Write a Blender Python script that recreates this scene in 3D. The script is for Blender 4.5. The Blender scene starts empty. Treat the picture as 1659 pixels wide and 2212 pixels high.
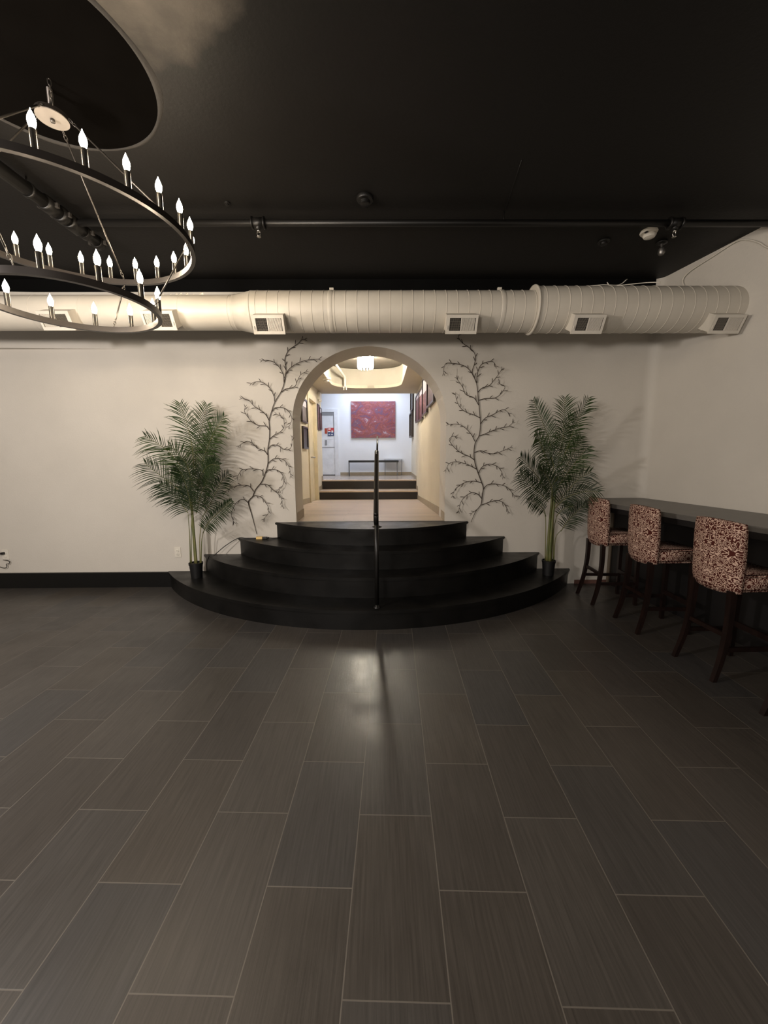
import bpy, bmesh, math, random
from mathutils import Vector, Matrix
from mathutils.geometry import tessellate_polygon
random.seed(7)
C = bpy.context.scene.collection
PI = math.pi
V = Vector

VINE_A = [
[(-1.421,4.335,0.618),(-1.449,4.335,0.764),(-1.473,4.335,0.872),(-1.497,4.335,0.980),(-1.477,4.335,1.022),(-1.446,4.335,1.052),(-1.406,4.335,1.134),(-1.337,4.335,1.216),(-1.292,4.335,1.310),(-1.258,4.335,1.414),(-1.251,4.335,1.495),(-1.250,4.335,1.576),(-1.227,4.335,1.690),(-1.219,4.335,1.803),(-1.220,4.335,1.893),(-1.190,4.335,1.983),(-1.151,4.335,2.083),(-1.078,4.335,2.193),(-1.041,4.335,2.281),(-1.020,4.335,2.379),(-1.012,4.335,2.433),(-1.021,4.335,2.530),(-0.988,4.335,2.610),(-0.947,4.335,2.648),(-0.878,4.335,2.690),(-0.832,4.335,2.732),(-0.804,4.335,2.735)],
[(-1.497,4.335,0.980),(-1.534,4.329,1.017),(-1.579,4.323,1.018),(-1.632,4.317,0.977),(-1.676,4.312,0.901),(-1.684,4.306,0.830),(-1.662,4.300,0.771)],
[(-1.446,4.335,1.052),(-1.408,4.329,1.064),(-1.348,4.323,1.046),(-1.302,4.317,0.993),(-1.268,4.312,0.934),(-1.270,4.306,0.864),(-1.324,4.300,0.799)],
[(-1.431,4.335,1.111),(-1.467,4.328,1.165),(-1.522,4.321,1.183),(-1.619,4.314,1.175),(-1.700,4.307,1.138),(-1.747,4.300,1.098)],
[(-1.350,4.335,1.193),(-1.272,4.328,1.187),(-1.214,4.321,1.134),(-1.144,4.314,1.076),(-1.110,4.307,1.017),(-1.108,4.300,0.959)],
[(-1.316,4.335,1.287),(-1.323,4.328,1.345),(-1.390,4.321,1.363),(-1.527,4.314,1.358),(-1.567,4.307,1.318),(-1.591,4.300,1.272)],
[(-1.285,4.335,1.321),(-1.241,4.329,1.356),(-1.158,4.323,1.350),(-1.095,4.317,1.298),(-1.079,4.312,1.228),(-1.104,4.306,1.159),(-1.150,4.300,1.130)],
[(-1.251,4.335,1.426),(-1.189,4.328,1.472),(-1.117,4.321,1.478),(-1.059,4.314,1.449),(-1.013,4.307,1.379),(-0.998,4.300,1.287)],
[(-1.253,4.335,1.518),(-1.289,4.329,1.564),(-1.356,4.323,1.588),(-1.397,4.317,1.633),(-1.457,4.312,1.667),(-1.507,4.306,1.650),(-1.553,4.300,1.616)],
[(-1.243,4.335,1.587),(-1.194,4.329,1.627),(-1.123,4.323,1.615),(-1.077,4.317,1.581),(-1.012,4.312,1.574),(-0.975,4.306,1.620),(-0.967,4.300,1.704)],
[(-1.225,4.335,1.690),(-1.166,4.329,1.735),(-1.105,4.323,1.763),(-1.056,4.317,1.818),(-1.053,4.312,1.902),(-1.082,4.306,1.935),(-1.125,4.300,1.954)],
[(-1.222,4.335,1.792),(-1.253,4.329,1.831),(-1.331,4.323,1.837),(-1.396,4.317,1.870),(-1.437,4.312,1.920),(-1.472,4.306,1.981),(-1.463,4.300,2.030)],
[(-1.220,4.335,1.893),(-1.258,4.328,1.960),(-1.322,4.321,2.010),(-1.374,4.314,2.048),(-1.425,4.307,2.107),(-1.490,4.300,2.121)],
[(-1.188,4.335,1.988),(-1.141,4.329,2.027),(-1.060,4.323,2.026),(-0.992,4.317,1.980),(-0.965,4.312,1.913),(-0.977,4.306,1.857),(-0.994,4.300,1.828)],
[(-1.151,4.335,2.094),(-1.153,4.329,2.148),(-1.187,4.323,2.224),(-1.229,4.317,2.267),(-1.282,4.312,2.297),(-1.347,4.306,2.293),(-1.380,4.300,2.279)],
[(-1.073,4.335,2.193),(-1.019,4.328,2.225),(-0.926,4.321,2.245),(-0.888,4.314,2.309),(-0.851,4.307,2.367),(-0.792,4.300,2.398)],
[(-1.040,4.335,2.292),(-1.041,4.328,2.367),(-1.075,4.321,2.441),(-1.127,4.314,2.493),(-1.191,4.307,2.518),(-1.251,4.300,2.512)],
[(-1.020,4.335,2.379),(-0.976,4.328,2.431),(-0.906,4.321,2.478),(-0.825,4.314,2.509),(-0.745,4.307,2.523),(-0.654,4.300,2.526)]]
VINE_B = [
[(1.036,4.335,0.745),(1.086,4.335,0.867),(1.144,4.335,0.948),(1.154,4.335,1.042),(1.164,4.335,1.135),(1.142,4.335,1.201),(1.099,4.335,1.307),(1.063,4.335,1.412),(1.047,4.335,1.516),(1.056,4.335,1.632),(1.099,4.335,1.722),(1.109,4.335,1.836),(1.098,4.335,1.963),(1.081,4.335,2.088),(1.065,4.335,2.212),(1.047,4.335,2.298),(1.002,4.335,2.390),(1.025,4.335,2.482),(1.035,4.335,2.542),(1.015,4.335,2.602),(0.950,4.335,2.657),(0.886,4.335,2.699),(0.847,4.335,2.752),(0.852,4.335,2.788)],
[(1.050,4.335,2.286),(1.008,4.330,2.371),(0.941,4.325,2.443),(0.863,4.320,2.473),(0.786,4.315,2.484),(0.716,4.310,2.483),(0.690,4.305,2.439),(0.687,4.300,2.378)],
[(1.056,4.335,2.286),(1.058,4.328,2.383),(1.091,4.321,2.466),(1.152,4.314,2.495),(1.213,4.307,2.499),(1.248,4.300,2.455)],
[(1.072,4.335,2.187),(1.114,4.328,2.229),(1.188,4.321,2.253),(1.235,4.314,2.306),(1.281,4.307,2.366),(1.309,4.300,2.413)],
[(1.084,4.335,2.100),(1.156,4.328,2.118),(1.256,4.321,2.123),(1.317,4.314,2.165),(1.356,4.307,2.237),(1.296,4.300,2.267)],
[(1.083,4.335,2.050),(1.027,4.328,2.124),(0.935,4.321,2.161),(0.899,4.314,2.234),(0.852,4.307,2.294),(0.831,4.300,2.323)],
[(1.100,4.335,1.912),(1.032,4.328,1.943),(0.953,4.321,1.968),(0.886,4.314,2.011),(0.844,4.307,2.072),(0.818,4.300,2.152)],
[(1.111,4.335,1.849),(1.163,4.328,1.911),(1.237,4.321,1.942),(1.311,4.314,1.985),(1.360,4.307,1.994),(1.408,4.300,1.958)],
[(1.053,4.335,1.658),(1.012,4.326,1.728),(0.944,4.317,1.798),(0.863,4.309,1.841),(0.752,4.300,1.841)],
[(1.100,4.335,1.715),(1.169,4.328,1.740),(1.256,4.321,1.778),(1.331,4.314,1.802),(1.406,4.307,1.814),(1.454,4.300,1.851)],
[(1.055,4.335,1.451),(0.994,4.329,1.490),(0.900,4.323,1.530),(0.819,4.317,1.594),(0.764,4.312,1.671),(0.794,4.306,1.709),(0.828,4.300,1.711)],
[(1.053,4.335,1.535),(1.122,4.328,1.554),(1.187,4.321,1.528),(1.277,4.314,1.521),(1.365,4.307,1.553),(1.439,4.300,1.585)],
[(1.085,4.335,1.346),(1.009,4.328,1.386),(0.941,4.321,1.413),(0.848,4.314,1.433),(0.768,4.307,1.414),(0.729,4.300,1.343)],
[(1.106,4.335,1.307),(1.142,4.328,1.373),(1.217,4.321,1.405),(1.295,4.314,1.385),(1.348,4.307,1.333),(1.372,4.300,1.268)],
[(1.146,4.335,1.195),(1.054,4.328,1.215),(0.960,4.321,1.203),(0.867,4.314,1.151),(0.827,4.307,1.099),(0.814,4.300,1.054)],
[(1.165,4.335,1.122),(1.214,4.328,1.175),(1.305,4.321,1.182),(1.410,4.314,1.155),(1.462,4.307,1.109),(1.509,4.300,1.050)],
[(1.151,4.335,1.015),(1.098,4.328,1.069),(1.030,4.321,1.084),(0.950,4.314,1.038),(0.903,4.307,0.966),(0.884,4.300,0.880)],
[(1.147,4.335,0.941),(1.235,4.328,0.975),(1.325,4.321,0.995),(1.391,4.314,0.969),(1.431,4.307,0.909),(1.446,4.300,0.870)],
[(1.105,4.335,0.894),(1.031,4.300,0.852)]]
FRONDS_A = [
(0.30,0.200,[(-1.973,4.100,1.315),(-1.928,4.017,1.558),(-1.922,3.933,1.814),(-1.935,3.850,2.012)]),
(0.30,0.200,[(-1.954,4.100,1.315),(-1.939,4.117,1.559),(-1.861,4.133,1.830),(-1.807,4.150,2.033)]),
(0.20,0.200,[(-1.937,4.100,1.219),(-1.828,4.050,1.503),(-1.698,4.000,1.729),(-1.557,3.950,1.898)]),
(0.10,0.220,[(-1.998,4.100,1.172),(-2.052,3.983,1.413),(-2.121,3.867,1.575),(-2.234,3.750,1.692)]),
(0.10,0.220,[(-2.032,4.100,0.979),(-2.143,4.050,1.177),(-2.306,4.000,1.340),(-2.396,3.950,1.442)]),
(0.10,0.180,[(-2.029,4.100,0.881),(-1.968,3.950,1.091),(-1.933,3.800,1.285),(-1.914,3.650,1.420)]),
(0.12,0.170,[(-1.980,4.100,0.901),(-1.859,4.000,1.133),(-1.709,3.900,1.323),(-1.602,3.800,1.485)]),
(0.15,0.160,[(-1.915,4.100,0.861),(-1.804,4.067,1.011),(-1.671,4.033,1.223),(-1.558,4.000,1.331)]),
(0.10,0.120,[(-1.923,4.100,0.684),(-1.817,4.000,0.809),(-1.654,3.900,0.938),(-1.479,3.800,1.069)]),
(0.05,0.180,[(-2.066,4.100,0.901),(-2.135,4.100,1.009),(-2.240,4.100,1.125),(-2.346,4.100,1.221)]),
(0.25,0.190,[(-1.979,4.100,1.172),(-2.030,4.083,1.391),(-2.120,4.067,1.560),(-2.181,4.050,1.615)]),
(0.20,0.150,[(-1.950,4.100,1.172),(-1.827,3.960,1.321),(-1.686,3.820,1.415),(-1.522,3.680,1.418)]),
(0.15,0.180,[(-1.980,4.100,1.027),(-1.904,4.127,1.313),(-1.820,4.153,1.597),(-1.782,4.180,1.767)]),
(0.15,0.170,[(-1.993,4.100,0.979),(-1.965,4.033,1.177),(-1.970,3.967,1.413),(-2.002,3.900,1.504)])]
FRONDS_B = [
(0.25,0.170,[(1.824,4.100,1.366),(1.767,4.033,1.604),(1.654,3.967,1.814),(1.518,3.900,2.030)]),
(0.25,0.180,[(1.889,4.100,1.384),(1.905,4.067,1.550),(1.892,4.033,1.862),(1.876,4.000,2.085)]),
(0.22,0.170,[(1.912,4.100,1.384),(1.935,4.017,1.567),(1.976,3.933,1.827),(2.034,3.850,2.059)]),
(0.12,0.170,[(1.824,4.100,1.291),(1.714,4.000,1.478),(1.600,3.900,1.636),(1.512,3.800,1.709)]),
(0.15,0.180,[(1.898,4.100,1.159),(1.936,4.000,1.296),(1.985,3.900,1.442),(2.038,3.800,1.580)]),
(0.10,0.190,[(1.787,4.100,1.103),(1.659,4.017,1.260),(1.519,3.933,1.390),(1.394,3.850,1.489)]),
(0.10,0.180,[(1.812,4.100,0.999),(1.698,4.067,1.107),(1.557,4.033,1.222),(1.447,4.000,1.325)]),
(0.12,0.180,[(1.872,4.100,0.960),(1.964,4.033,1.109),(2.059,3.967,1.261),(2.145,3.900,1.335)]),
(0.12,0.170,[(1.883,4.100,0.931),(1.951,4.000,1.056),(2.079,3.900,1.130),(2.175,3.800,1.138)]),
(0.25,0.100,[(1.792,4.100,0.845),(1.731,4.033,0.932),(1.625,3.967,1.006),(1.506,3.900,1.047)]),
(0.20,0.080,[(1.907,4.100,0.844),(1.920,4.033,0.912),(1.941,3.967,0.958),(1.976,3.900,0.981)]),
(0.12,0.130,[(1.966,4.100,0.679),(2.019,4.050,0.813),(2.081,4.000,0.916),(2.142,3.950,1.005)]),
(0.10,0.170,[(1.850,4.100,1.008),(1.768,3.960,1.190),(1.637,3.820,1.323),(1.524,3.680,1.364)]),
(0.15,0.170,[(1.891,4.100,1.272),(1.903,4.117,1.505),(1.962,4.133,1.735),(2.024,4.150,1.918)]),
(0.10,0.180,[(1.864,4.100,1.084),(1.835,4.067,1.321),(1.794,4.033,1.459),(1.687,4.000,1.622)]),
(0.10,0.180,[(1.890,4.100,1.131),(1.992,4.127,1.364),(2.088,4.153,1.551),(2.157,4.180,1.700)])]
STEMS_A = [[(-2.095,4.120,0.338),(-2.080,4.120,0.631),(-2.077,4.120,0.888)],
[(-2.082,4.120,0.343),(-2.064,4.120,0.631),(-2.041,4.120,0.859)],
[(-1.988,4.120,0.322),(-1.970,4.120,0.630),(-1.923,4.120,0.858)],
[(-1.978,4.120,0.327),(-1.954,4.120,0.580),(-1.929,4.120,0.685)]]
STEMS_B = [[(1.821,4.120,0.349),(1.810,4.120,0.647),(1.796,4.120,0.842),(1.770,4.120,0.890)],
[(1.912,4.120,0.348),(1.898,4.120,0.695),(1.925,4.120,0.861)],
[(1.917,4.120,0.358),(1.922,4.120,0.597),(1.975,4.120,0.685)]]


# ------------------------------------------------------------------ helpers
def link(name, bm, mats, parent=None, smooth=False, recalc=True):
    if recalc: bmesh.ops.recalc_face_normals(bm, faces=bm.faces[:])
    me = bpy.data.meshes.new(name); bm.to_mesh(me); bm.free()
    if not isinstance(mats, (list, tuple)): mats = [mats]
    for m in mats: me.materials.append(m)
    if smooth:
        for p in me.polygons: p.use_smooth = True
        if smooth in ('auto', 'fine'):
            me.set_sharp_from_angle(angle=math.radians(38 if smooth == 'auto' else 14))
    o = bpy.data.objects.new(name, me); C.objects.link(o)
    if parent: o.parent = parent
    return o
def tag(o, label, cat, group=None, kind=None):
    o['label'] = label; o['category'] = cat
    if group: o['group'] = group
    if kind: o['kind'] = kind
    return o
def thing(name, label, cat, loc=(0, 0, 0), rotz=0, group=None):
    o = bpy.data.objects.new(name, None); C.objects.link(o)
    o.empty_display_size = .1
    o.location = loc; o.rotation_euler = (0, 0, rotz)
    return tag(o, label, cat, group)
def struct(name, bm, m, smooth=False, recalc=True, parent=None):
    o = link(name, bm, m, parent, smooth, recalc)
    if not parent: o['kind'] = 'structure'
    return o
def copy_tree(o, parent=None):
    c = o.copy(); C.objects.link(c)
    if parent: c.parent = parent
    for ch in list(o.children): copy_tree(ch, c)
    return c
def box(bm, x0, x1, y0, y1, z0, z1, mat=0, M=None, bev=0):
    vs = [bm.verts.new((x, y, z)) for x in (x0, x1) for y in (y0, y1) for z in (z0, z1)]
    if M: 
        for v in vs: v.co = M @ v.co
    fs = [bm.faces.new([vs[i] for i in f]) for f in ((0,1,3,2),(4,6,7,5),(0,4,5,1),(2,3,7,6),(0,2,6,4),(1,5,7,3))]
    for f in fs: f.material_index = mat
    if bev:
        es = list({e for f in fs for e in f.edges})
        bmesh.ops.bevel(bm, geom=es, offset=bev, segments=2, profile=.7, affect='EDGES')
    return vs
def prism(bm, pts, z0, z1, mat=0):
    a = [bm.verts.new((p[0], p[1], z0)) for p in pts]; b = [bm.verts.new((p[0], p[1], z1)) for p in pts]
    n = len(pts)
    for i in range(n):
        f = bm.faces.new((a[i], a[(i+1) % n], b[(i+1) % n], b[i])); f.material_index = mat
    f = bm.faces.new(a[::-1]); f.material_index = mat
    f = bm.faces.new(b); f.material_index = mat
def frame_dirs(pts):
    n = len(pts); T = []
    for i in range(n):
        d = (pts[min(i+1, n-1)] - pts[max(i-1, 0)]); T.append(d.normalized() if d.length > 1e-9 else V((0,0,1)))
    up = V((0, 0, 1)) if abs(T[0].z) < .9 else V((1, 0, 0))
    N = (up - T[0]*up.dot(T[0])).normalized(); fr = []
    for t in T:
        N = (N - t*N.dot(t)); N = N.normalized() if N.length > 1e-6 else t.orthogonal().normalized()
        fr.append((t, N, t.cross(N)))
    return fr
def tube(bm, pts, r, seg=8, mat=0, cap=True):
    pts = [V(p) for p in pts]; fr = frame_dirs(pts); rings = []
    for i, p in enumerate(pts):
        rr = r[i] if isinstance(r, list) else (r[0]+(r[1]-r[0])*i/(len(pts)-1) if isinstance(r, tuple) else r)
        t, n, b = fr[i]
        rings.append([bm.verts.new(p + (n*math.cos(2*PI*k/seg) + b*math.sin(2*PI*k/seg))*rr) for k in range(seg)])
    for i in range(len(rings)-1):
        for k in range(seg):
            f = bm.faces.new((rings[i][k], rings[i][(k+1) % seg], rings[i+1][(k+1) % seg], rings[i+1][k])); f.material_index = mat; f.smooth = True
    if cap:
        for rg in (rings[0][::-1], rings[-1]):
            f = bm.faces.new(rg); f.material_index = mat
def lathe(bm, prof, c=(0, 0, 0), seg=16, axis='z', mat=0):
    c = V(c); rings = []
    for r, h in prof:
        ring = []
        for k in range(seg):
            a = 2*PI*k/seg
            if axis == 'z': p = V((r*math.cos(a), r*math.sin(a), h))
            elif axis == 'x': p = V((h, r*math.cos(a), r*math.sin(a)))
            else: p = V((r*math.cos(a), h, r*math.sin(a)))
            ring.append(bm.verts.new(c+p))
        rings.append(ring)
    for i in range(len(rings)-1):
        for k in range(seg):
            f = bm.faces.new((rings[i][k], rings[i][(k+1) % seg], rings[i+1][(k+1) % seg], rings[i+1][k])); f.material_index = mat; f.smooth = True
    for rg in (rings[0][::-1], rings[-1]):
        if (rg[0].co-rg[len(rg)//2].co).length > 1e-4:
            f = bm.faces.new(rg); f.material_index = mat
def catmull(pts, sub=6):
    pts = [V(p) for p in pts]; P = [pts[0]*2-pts[1]] + pts + [pts[-1]*2-pts[-2]]; out = []
    for i in range(1, len(P)-2):
        for k in range(sub):
            t = k/sub; a, b, c, d = P[i-1], P[i], P[i+1], P[i+2]
            out.append(.5*((2*b) + (c-a)*t + (2*a-5*b+4*c-d)*t*t + (3*b-a-3*c+d)*t**3))
    out.append(pts[-1]); return out
def plate(bm, outer, holes, plane, lo, hi=None, mat=0, tunnel=True):
    """flat plate with holes; plane 'xz' (thickness lo..hi along y) or 'xy' (thickness along z)"""
    mk = (lambda p, d: (p[0], d, p[1])) if plane == 'xz' else (lambda p, d: (p[0], p[1], d))
    loops = [outer] + holes
    tri = tessellate_polygon([[V((p[0], p[1], 0)) for p in l] for l in loops])
    flat = [p for l in loops for p in l]
    for d in ([lo] if hi is None else [lo, hi]):
        vs = [bm.verts.new(mk(p, d)) for p in flat]
        for t in tri:
            try: f = bm.faces.new([vs[i] for i in t]); f.material_index = mat
            except ValueError: pass
    if hi is not None:
        for l in loops:
            a = [bm.verts.new(mk(p, lo)) for p in l]; b = [bm.verts.new(mk(p, hi)) for p in l]; n = len(l)
            for i in range(n):
                f = bm.faces.new((a[i], a[(i+1) % n], b[(i+1) % n], b[i])); f.material_index = mat
    bmesh.ops.remove_doubles(bm, verts=bm.verts[:], dist=1e-5)

# ------------------------------------------------------------------ materials
def lin(c):
    return tuple(((x/255)/12.92 if x/255 <= .04045 else ((x/255+.055)/1.055)**2.4) for x in c) + (1,)
class Mat:
    def __init__(s, name, rgb=(.5, .5, .5), rough=.6, metal=0, spec=.5):
        s.m = bpy.data.materials.new(name); s.m.use_nodes = True
        s.nt = s.m.node_tree; s.b = s.nt.nodes['Principled BSDF']
        s.b.inputs['Base Color'].default_value = tuple(rgb[:3]) + (1,)
        s.b.inputs['Roughness'].default_value = rough; s.b.inputs['Metallic'].default_value = metal
        s.b.inputs['Specular IOR Level'].default_value = spec
    def n(s, t, **k):
        nd = s.nt.nodes.new(t)
        for a, v in k.items():
            if a in ('operation', 'blend_type', 'data_type', 'feature', 'distance', 'wave_type', 'bands_direction', 'offset', 'offset_frequency', 'squash', 'noise_dimensions', 'interpolation_type'): setattr(nd, a, v)
            else: nd.inputs[a].default_value = v
        return nd
    def l(s, a, b): s.nt.links.new(a, b)
    def coord(s, scale=(1, 1, 1), rot=(0, 0, 0), loc=(0, 0, 0), which='Object'):
        tc = s.n('ShaderNodeTexCoord'); mp = s.n('ShaderNodeMapping')
        mp.inputs['Scale'].default_value = scale; mp.inputs['Rotation'].default_value = rot; mp.inputs['Location'].default_value = loc
        s.l(tc.outputs[which], mp.inputs['Vector']); return mp.outputs['Vector']
    def noise(s, vec, scale, detail=4, rough=.55, dist=0):
        nd = s.n('ShaderNodeTexNoise', Scale=scale, Detail=detail, Roughness=rough, Distortion=dist); s.l(vec, nd.inputs['Vector']); return nd.outputs['Fac']
    def ramp(s, fac, stops):
        r = s.n('ShaderNodeValToRGB'); e = r.color_ramp.elements
        while len(e) < len(stops): e.new(.5)
        for i, (p, c) in enumerate(stops): e[i].position = p; e[i].color = tuple(c[:3]) + (1,)
        s.l(fac, r.inputs['Fac']); return r.outputs['Color']
    def bump(s, h, strength=.2, dist=.01):
        b = s.n('ShaderNodeBump', Strength=strength, Distance=dist); s.l(h, b.inputs['Height']); s.l(b.outputs['Normal'], s.b.inputs['Normal'])
    def vary(s, c0, c1, scale, stretch=(1, 1, 1), **k):
        f = s.noise(s.coord(stretch), scale, **k); s.l(s.ramp(f, [(.3, c0), (.7, c1)]), s.b.inputs['Base Color']); return f
    def emit(s, rgb, st):
        s.b.inputs['Emission Color'].default_value = tuple(rgb) + (1,); s.b.inputs['Emission Strength'].default_value = st

def m_plain(name, rgb, rough=.6, metal=0, spec=.5, bump=0, bs=80):
    M = Mat(name, rgb, rough, metal, spec)
    f = M.vary([c*.9 for c in rgb], [min(1, c*1.08) for c in rgb], 6)
    if bump: M.bump(M.noise(M.coord(), bs), bump)
    return M.m

def m_wall(name, a, b):
    M = Mat(name, a, .75)
    M.vary(a, b, 1.3, detail=5)
    v = M.coord()
    M.bump(M.noise(v, 60, 6), .25, .004)
    return M.m
WALL = m_wall('plaster_cream', (.565, .53, .475), (.62, .583, .525))
CORR = m_wall('plaster_corridor', (.62, .56, .44), (.68, .62, .50))
FOY = m_wall('plaster_white', (.70, .71, .74), (.74, .75, .78))
DUCT = Mat('duct_paint', (.58, .53, .45), .45); DUCT.vary((.52, .48, .415), (.58, .54, .465), 3); DUCT = DUCT.m
VENT = m_plain('vent_paint', (.62, .58, .51), .5)
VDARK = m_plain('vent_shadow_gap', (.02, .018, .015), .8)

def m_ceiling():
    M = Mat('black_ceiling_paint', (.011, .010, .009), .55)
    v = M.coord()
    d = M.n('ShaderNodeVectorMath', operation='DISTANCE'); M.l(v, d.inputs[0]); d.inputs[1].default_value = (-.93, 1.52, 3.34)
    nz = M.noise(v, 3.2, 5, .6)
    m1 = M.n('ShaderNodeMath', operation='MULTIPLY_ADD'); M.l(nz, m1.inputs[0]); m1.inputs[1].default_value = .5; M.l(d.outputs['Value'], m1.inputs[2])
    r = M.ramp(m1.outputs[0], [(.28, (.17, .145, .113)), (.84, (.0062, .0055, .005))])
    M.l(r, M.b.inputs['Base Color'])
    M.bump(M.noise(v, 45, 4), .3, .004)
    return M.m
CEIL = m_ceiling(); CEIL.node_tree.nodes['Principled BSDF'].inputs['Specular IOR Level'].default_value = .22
BLACKP = Mat('black_ceiling_fixture_paint', (.006, .0055, .005), .4, spec=.35).m
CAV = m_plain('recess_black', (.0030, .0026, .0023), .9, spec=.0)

def m_floor():
    M = Mat('slate_plank_tile', (.03, .028, .025), .42)
    a = math.radians(1.95)
    v0 = M.coord(rot=(0, 0, a))          # tile frame: x across, y along
    sep = M.n('ShaderNodeSeparateXYZ'); M.l(v0, sep.inputs[0])
    cmb = M.n('ShaderNodeCombineXYZ')
    au = M.n('ShaderNodeMath', operation='ADD'); M.l(sep.outputs['Y'], au.inputs[0]); au.inputs[1].default_value = -.860 + .56*20 - .28*(ROW0 % 2)
    av = M.n('ShaderNodeMath', operation='ADD'); M.l(sep.outputs['X'], av.inputs[0]); av.inputs[1].default_value = -.158 + .303*40
    M.l(au.outputs[0], cmb.inputs[0]); M.l(av.outputs[0], cmb.inputs[1])
    br = M.n('ShaderNodeTexBrick', offset=.5, offset_frequency=2, squash=1.0)
    br.inputs['Scale'].default_value = 1; br.inputs['Brick Width'].default_value = .56; br.inputs['Row Height'].default_value = .303
    br.inputs['Mortar Size'].default_value = .0021; br.inputs['Mortar Smooth'].default_value = .2; br.inputs['Bias'].default_value = 0
    br.inputs['Color1'].default_value = (0, 0, 0, 1); br.inputs['Color2'].default_value = (1, 1, 1, 1); br.inputs['Mortar'].default_value = (.5, .5, .5, 1)
    M.l(cmb.outputs[0], br.inputs['Vector'])
    base = M.ramp(br.outputs['Color'], [(0, (.048, .042, .037)), (.35, (.058, .050, .042)), (.6, (.047, .044, .042)), (1, (.060, .053, .046))])
    # fine combed grain along the plank
    v1 = M.coord(scale=(120, 4, 1), rot=(0, 0, a)); g = M.noise(v1, 1.0, 4, .6)
    v2 = M.coord(); blot = M.noise(v2, 2.2, 6, .65)
    mx = M.n('ShaderNodeMix', data_type='RGBA', blend_type='MULTIPLY'); mx.inputs['Factor'].default_value = .55
    M.l(base, mx.inputs['A']); M.l(M.ramp(g, [(.3, (.55, .55, .55)), (.7, (1.35, 1.35, 1.35))]), mx.inputs['B'])
    mo = M.n('ShaderNodeMix', data_type='RGBA', blend_type='MIX'); M.l(br.outputs['Fac'], mo.inputs['Factor']); M.l(mx.outputs['Result'], mo.inputs['A']); mo.inputs['B'].default_value = (.12, .106, .09, 1)
    M.l(mo.outputs['Result'], M.b.inputs['Base Color'])
    M.l(M.ramp(blot, [(.35, (.28,)*3), (.65, (.44,)*3)]), M.b.inputs['Roughness'])
    ad = M.n('ShaderNodeMath', operation='MULTIPLY_ADD'); M.l(br.outputs['Fac'], ad.inputs[0]); ad.inputs[1].default_value = -2.5; M.l(g, ad.inputs[2])
    M.bump(ad.outputs[0], .18, .002)
    return M.m
ROW0 = 40
FLOOR = m_floor()

def m_wood(name, c0, c1, rough, sc=(1, 12, 12)):
    M = Mat(name, c0, rough); f = M.vary(c0, c1, 3, sc, detail=5); return M.m
def m_planks(name, c0, c1, c2, w, h, rot, rough):
    M = Mat(name, c0, rough); v = M.coord(rot=(0, 0, rot))
    br = M.n('ShaderNodeTexBrick', offset=.37); br.inputs['Scale'].default_value = 1
    br.inputs['Brick Width'].default_value = w; br.inputs['Row Height'].default_value = h; br.inputs['Mortar Size'].default_value = .0015
    for k, c in (('Color1', c0), ('Color2', c1), ('Mortar', c2)): br.inputs[k].default_value = tuple(c) + (1,)
    M.l(v, br.inputs['Vector'])
    g = M.noise(M.coord(scale=(2, 30, 1), rot=(0, 0, rot)), 2, 5)
    mx = M.n('ShaderNodeMix', data_type='RGBA', blend_type='MULTIPLY'); mx.inputs['Factor'].default_value = .5
    M.l(br.outputs['Color'], mx.inputs['A']); M.l(M.ramp(g, [(.3, (.75,)*3), (.7, (1.2,)*3)]), mx.inputs['B'])
    M.l(mx.outputs['Result'], M.b.inputs['Base Color']); return M.m
OAK = m_planks('light_vinyl_planks', (.58, .46, .36), (.46, .36, .28), (.25, .19, .14), 1.2, .15, 0, .4)
STEPB = Mat('black_step_paint', (.008, .008, .008), .33, spec=.28); 
_f = STEPB.vary((.0028, .0028, .0027), (.006, .0055, .005), 5, detail=6); _v = STEPB.coord(); STEPB.bump(STEPB.noise(_v, 25, 5), .12, .003)
STEPB.l(STEPB.ramp(STEPB.noise(_v, 4, 6), [(.3, (.28,)*3), (.7, (.5,)*3)]), STEPB.b.inputs['Roughness']); STEPB = STEPB.m
NOSE = Mat('worn_highlit_nosing', (.045, .042, .038), .4).m  # worn edge paint whose paler tone also carries the nosing highlights
BASEB = m_plain('black_baseboard', (.003, .003, .003), .35)
TANB = m_plain('tan_vinyl_base', (.33, .27, .19), .5)
RISER2 = m_plain('dark_brown_riser', (.016, .013, .011), .5)
IRON = Mat('black_iron', (.006, .0055, .005), .35, 0, .4).m
BRONZE = Mat('dark_bronze_ring', (.035, .030, .027), .35, .6).m
RODM = Mat('rod_bronze', (.11, .10, .09), .35, .8).m
WHITEM = m_plain('white_plastic', (.7, .66, .58), .4)
WHITEC = m_plain('white_gloss_trim', (.72, .73, .76), .4)
CREAM = m_plain('cream_door_paint', (.66, .58, .42), .45)
CHROME = Mat('brushed_chrome', (.6, .58, .54), .25, 1).m
POT = m_plain('black_nursery_pot', (.004, .004, .0045), .5)
SOIL = m_plain('soil', (.02, .014, .01), .9)
STEMG = Mat('palm_stem', (.10, .12, .035), .5); STEMG.vary((.045, .075, .02), (.19, .17, .06), 8, (6, 6, .6), detail=3); STEMG = STEMG.m
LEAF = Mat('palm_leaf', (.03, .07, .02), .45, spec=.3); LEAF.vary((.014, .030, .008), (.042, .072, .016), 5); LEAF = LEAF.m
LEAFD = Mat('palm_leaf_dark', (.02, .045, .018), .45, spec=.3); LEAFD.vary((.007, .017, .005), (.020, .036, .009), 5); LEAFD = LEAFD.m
TWIG = m_plain('brown_twig', (.040, .026, .018), .6)
LEGW = Mat('dark_mahogany_leg', (.018, .007, .005), .35); LEGW.vary((.006, .003, .0025), (.014, .006, .0045), 5, (8, 8, 1)); LEGW = LEGW.m
CTOP = m_plain('charcoal_laminate', (.115, .108, .098), .38)
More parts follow.
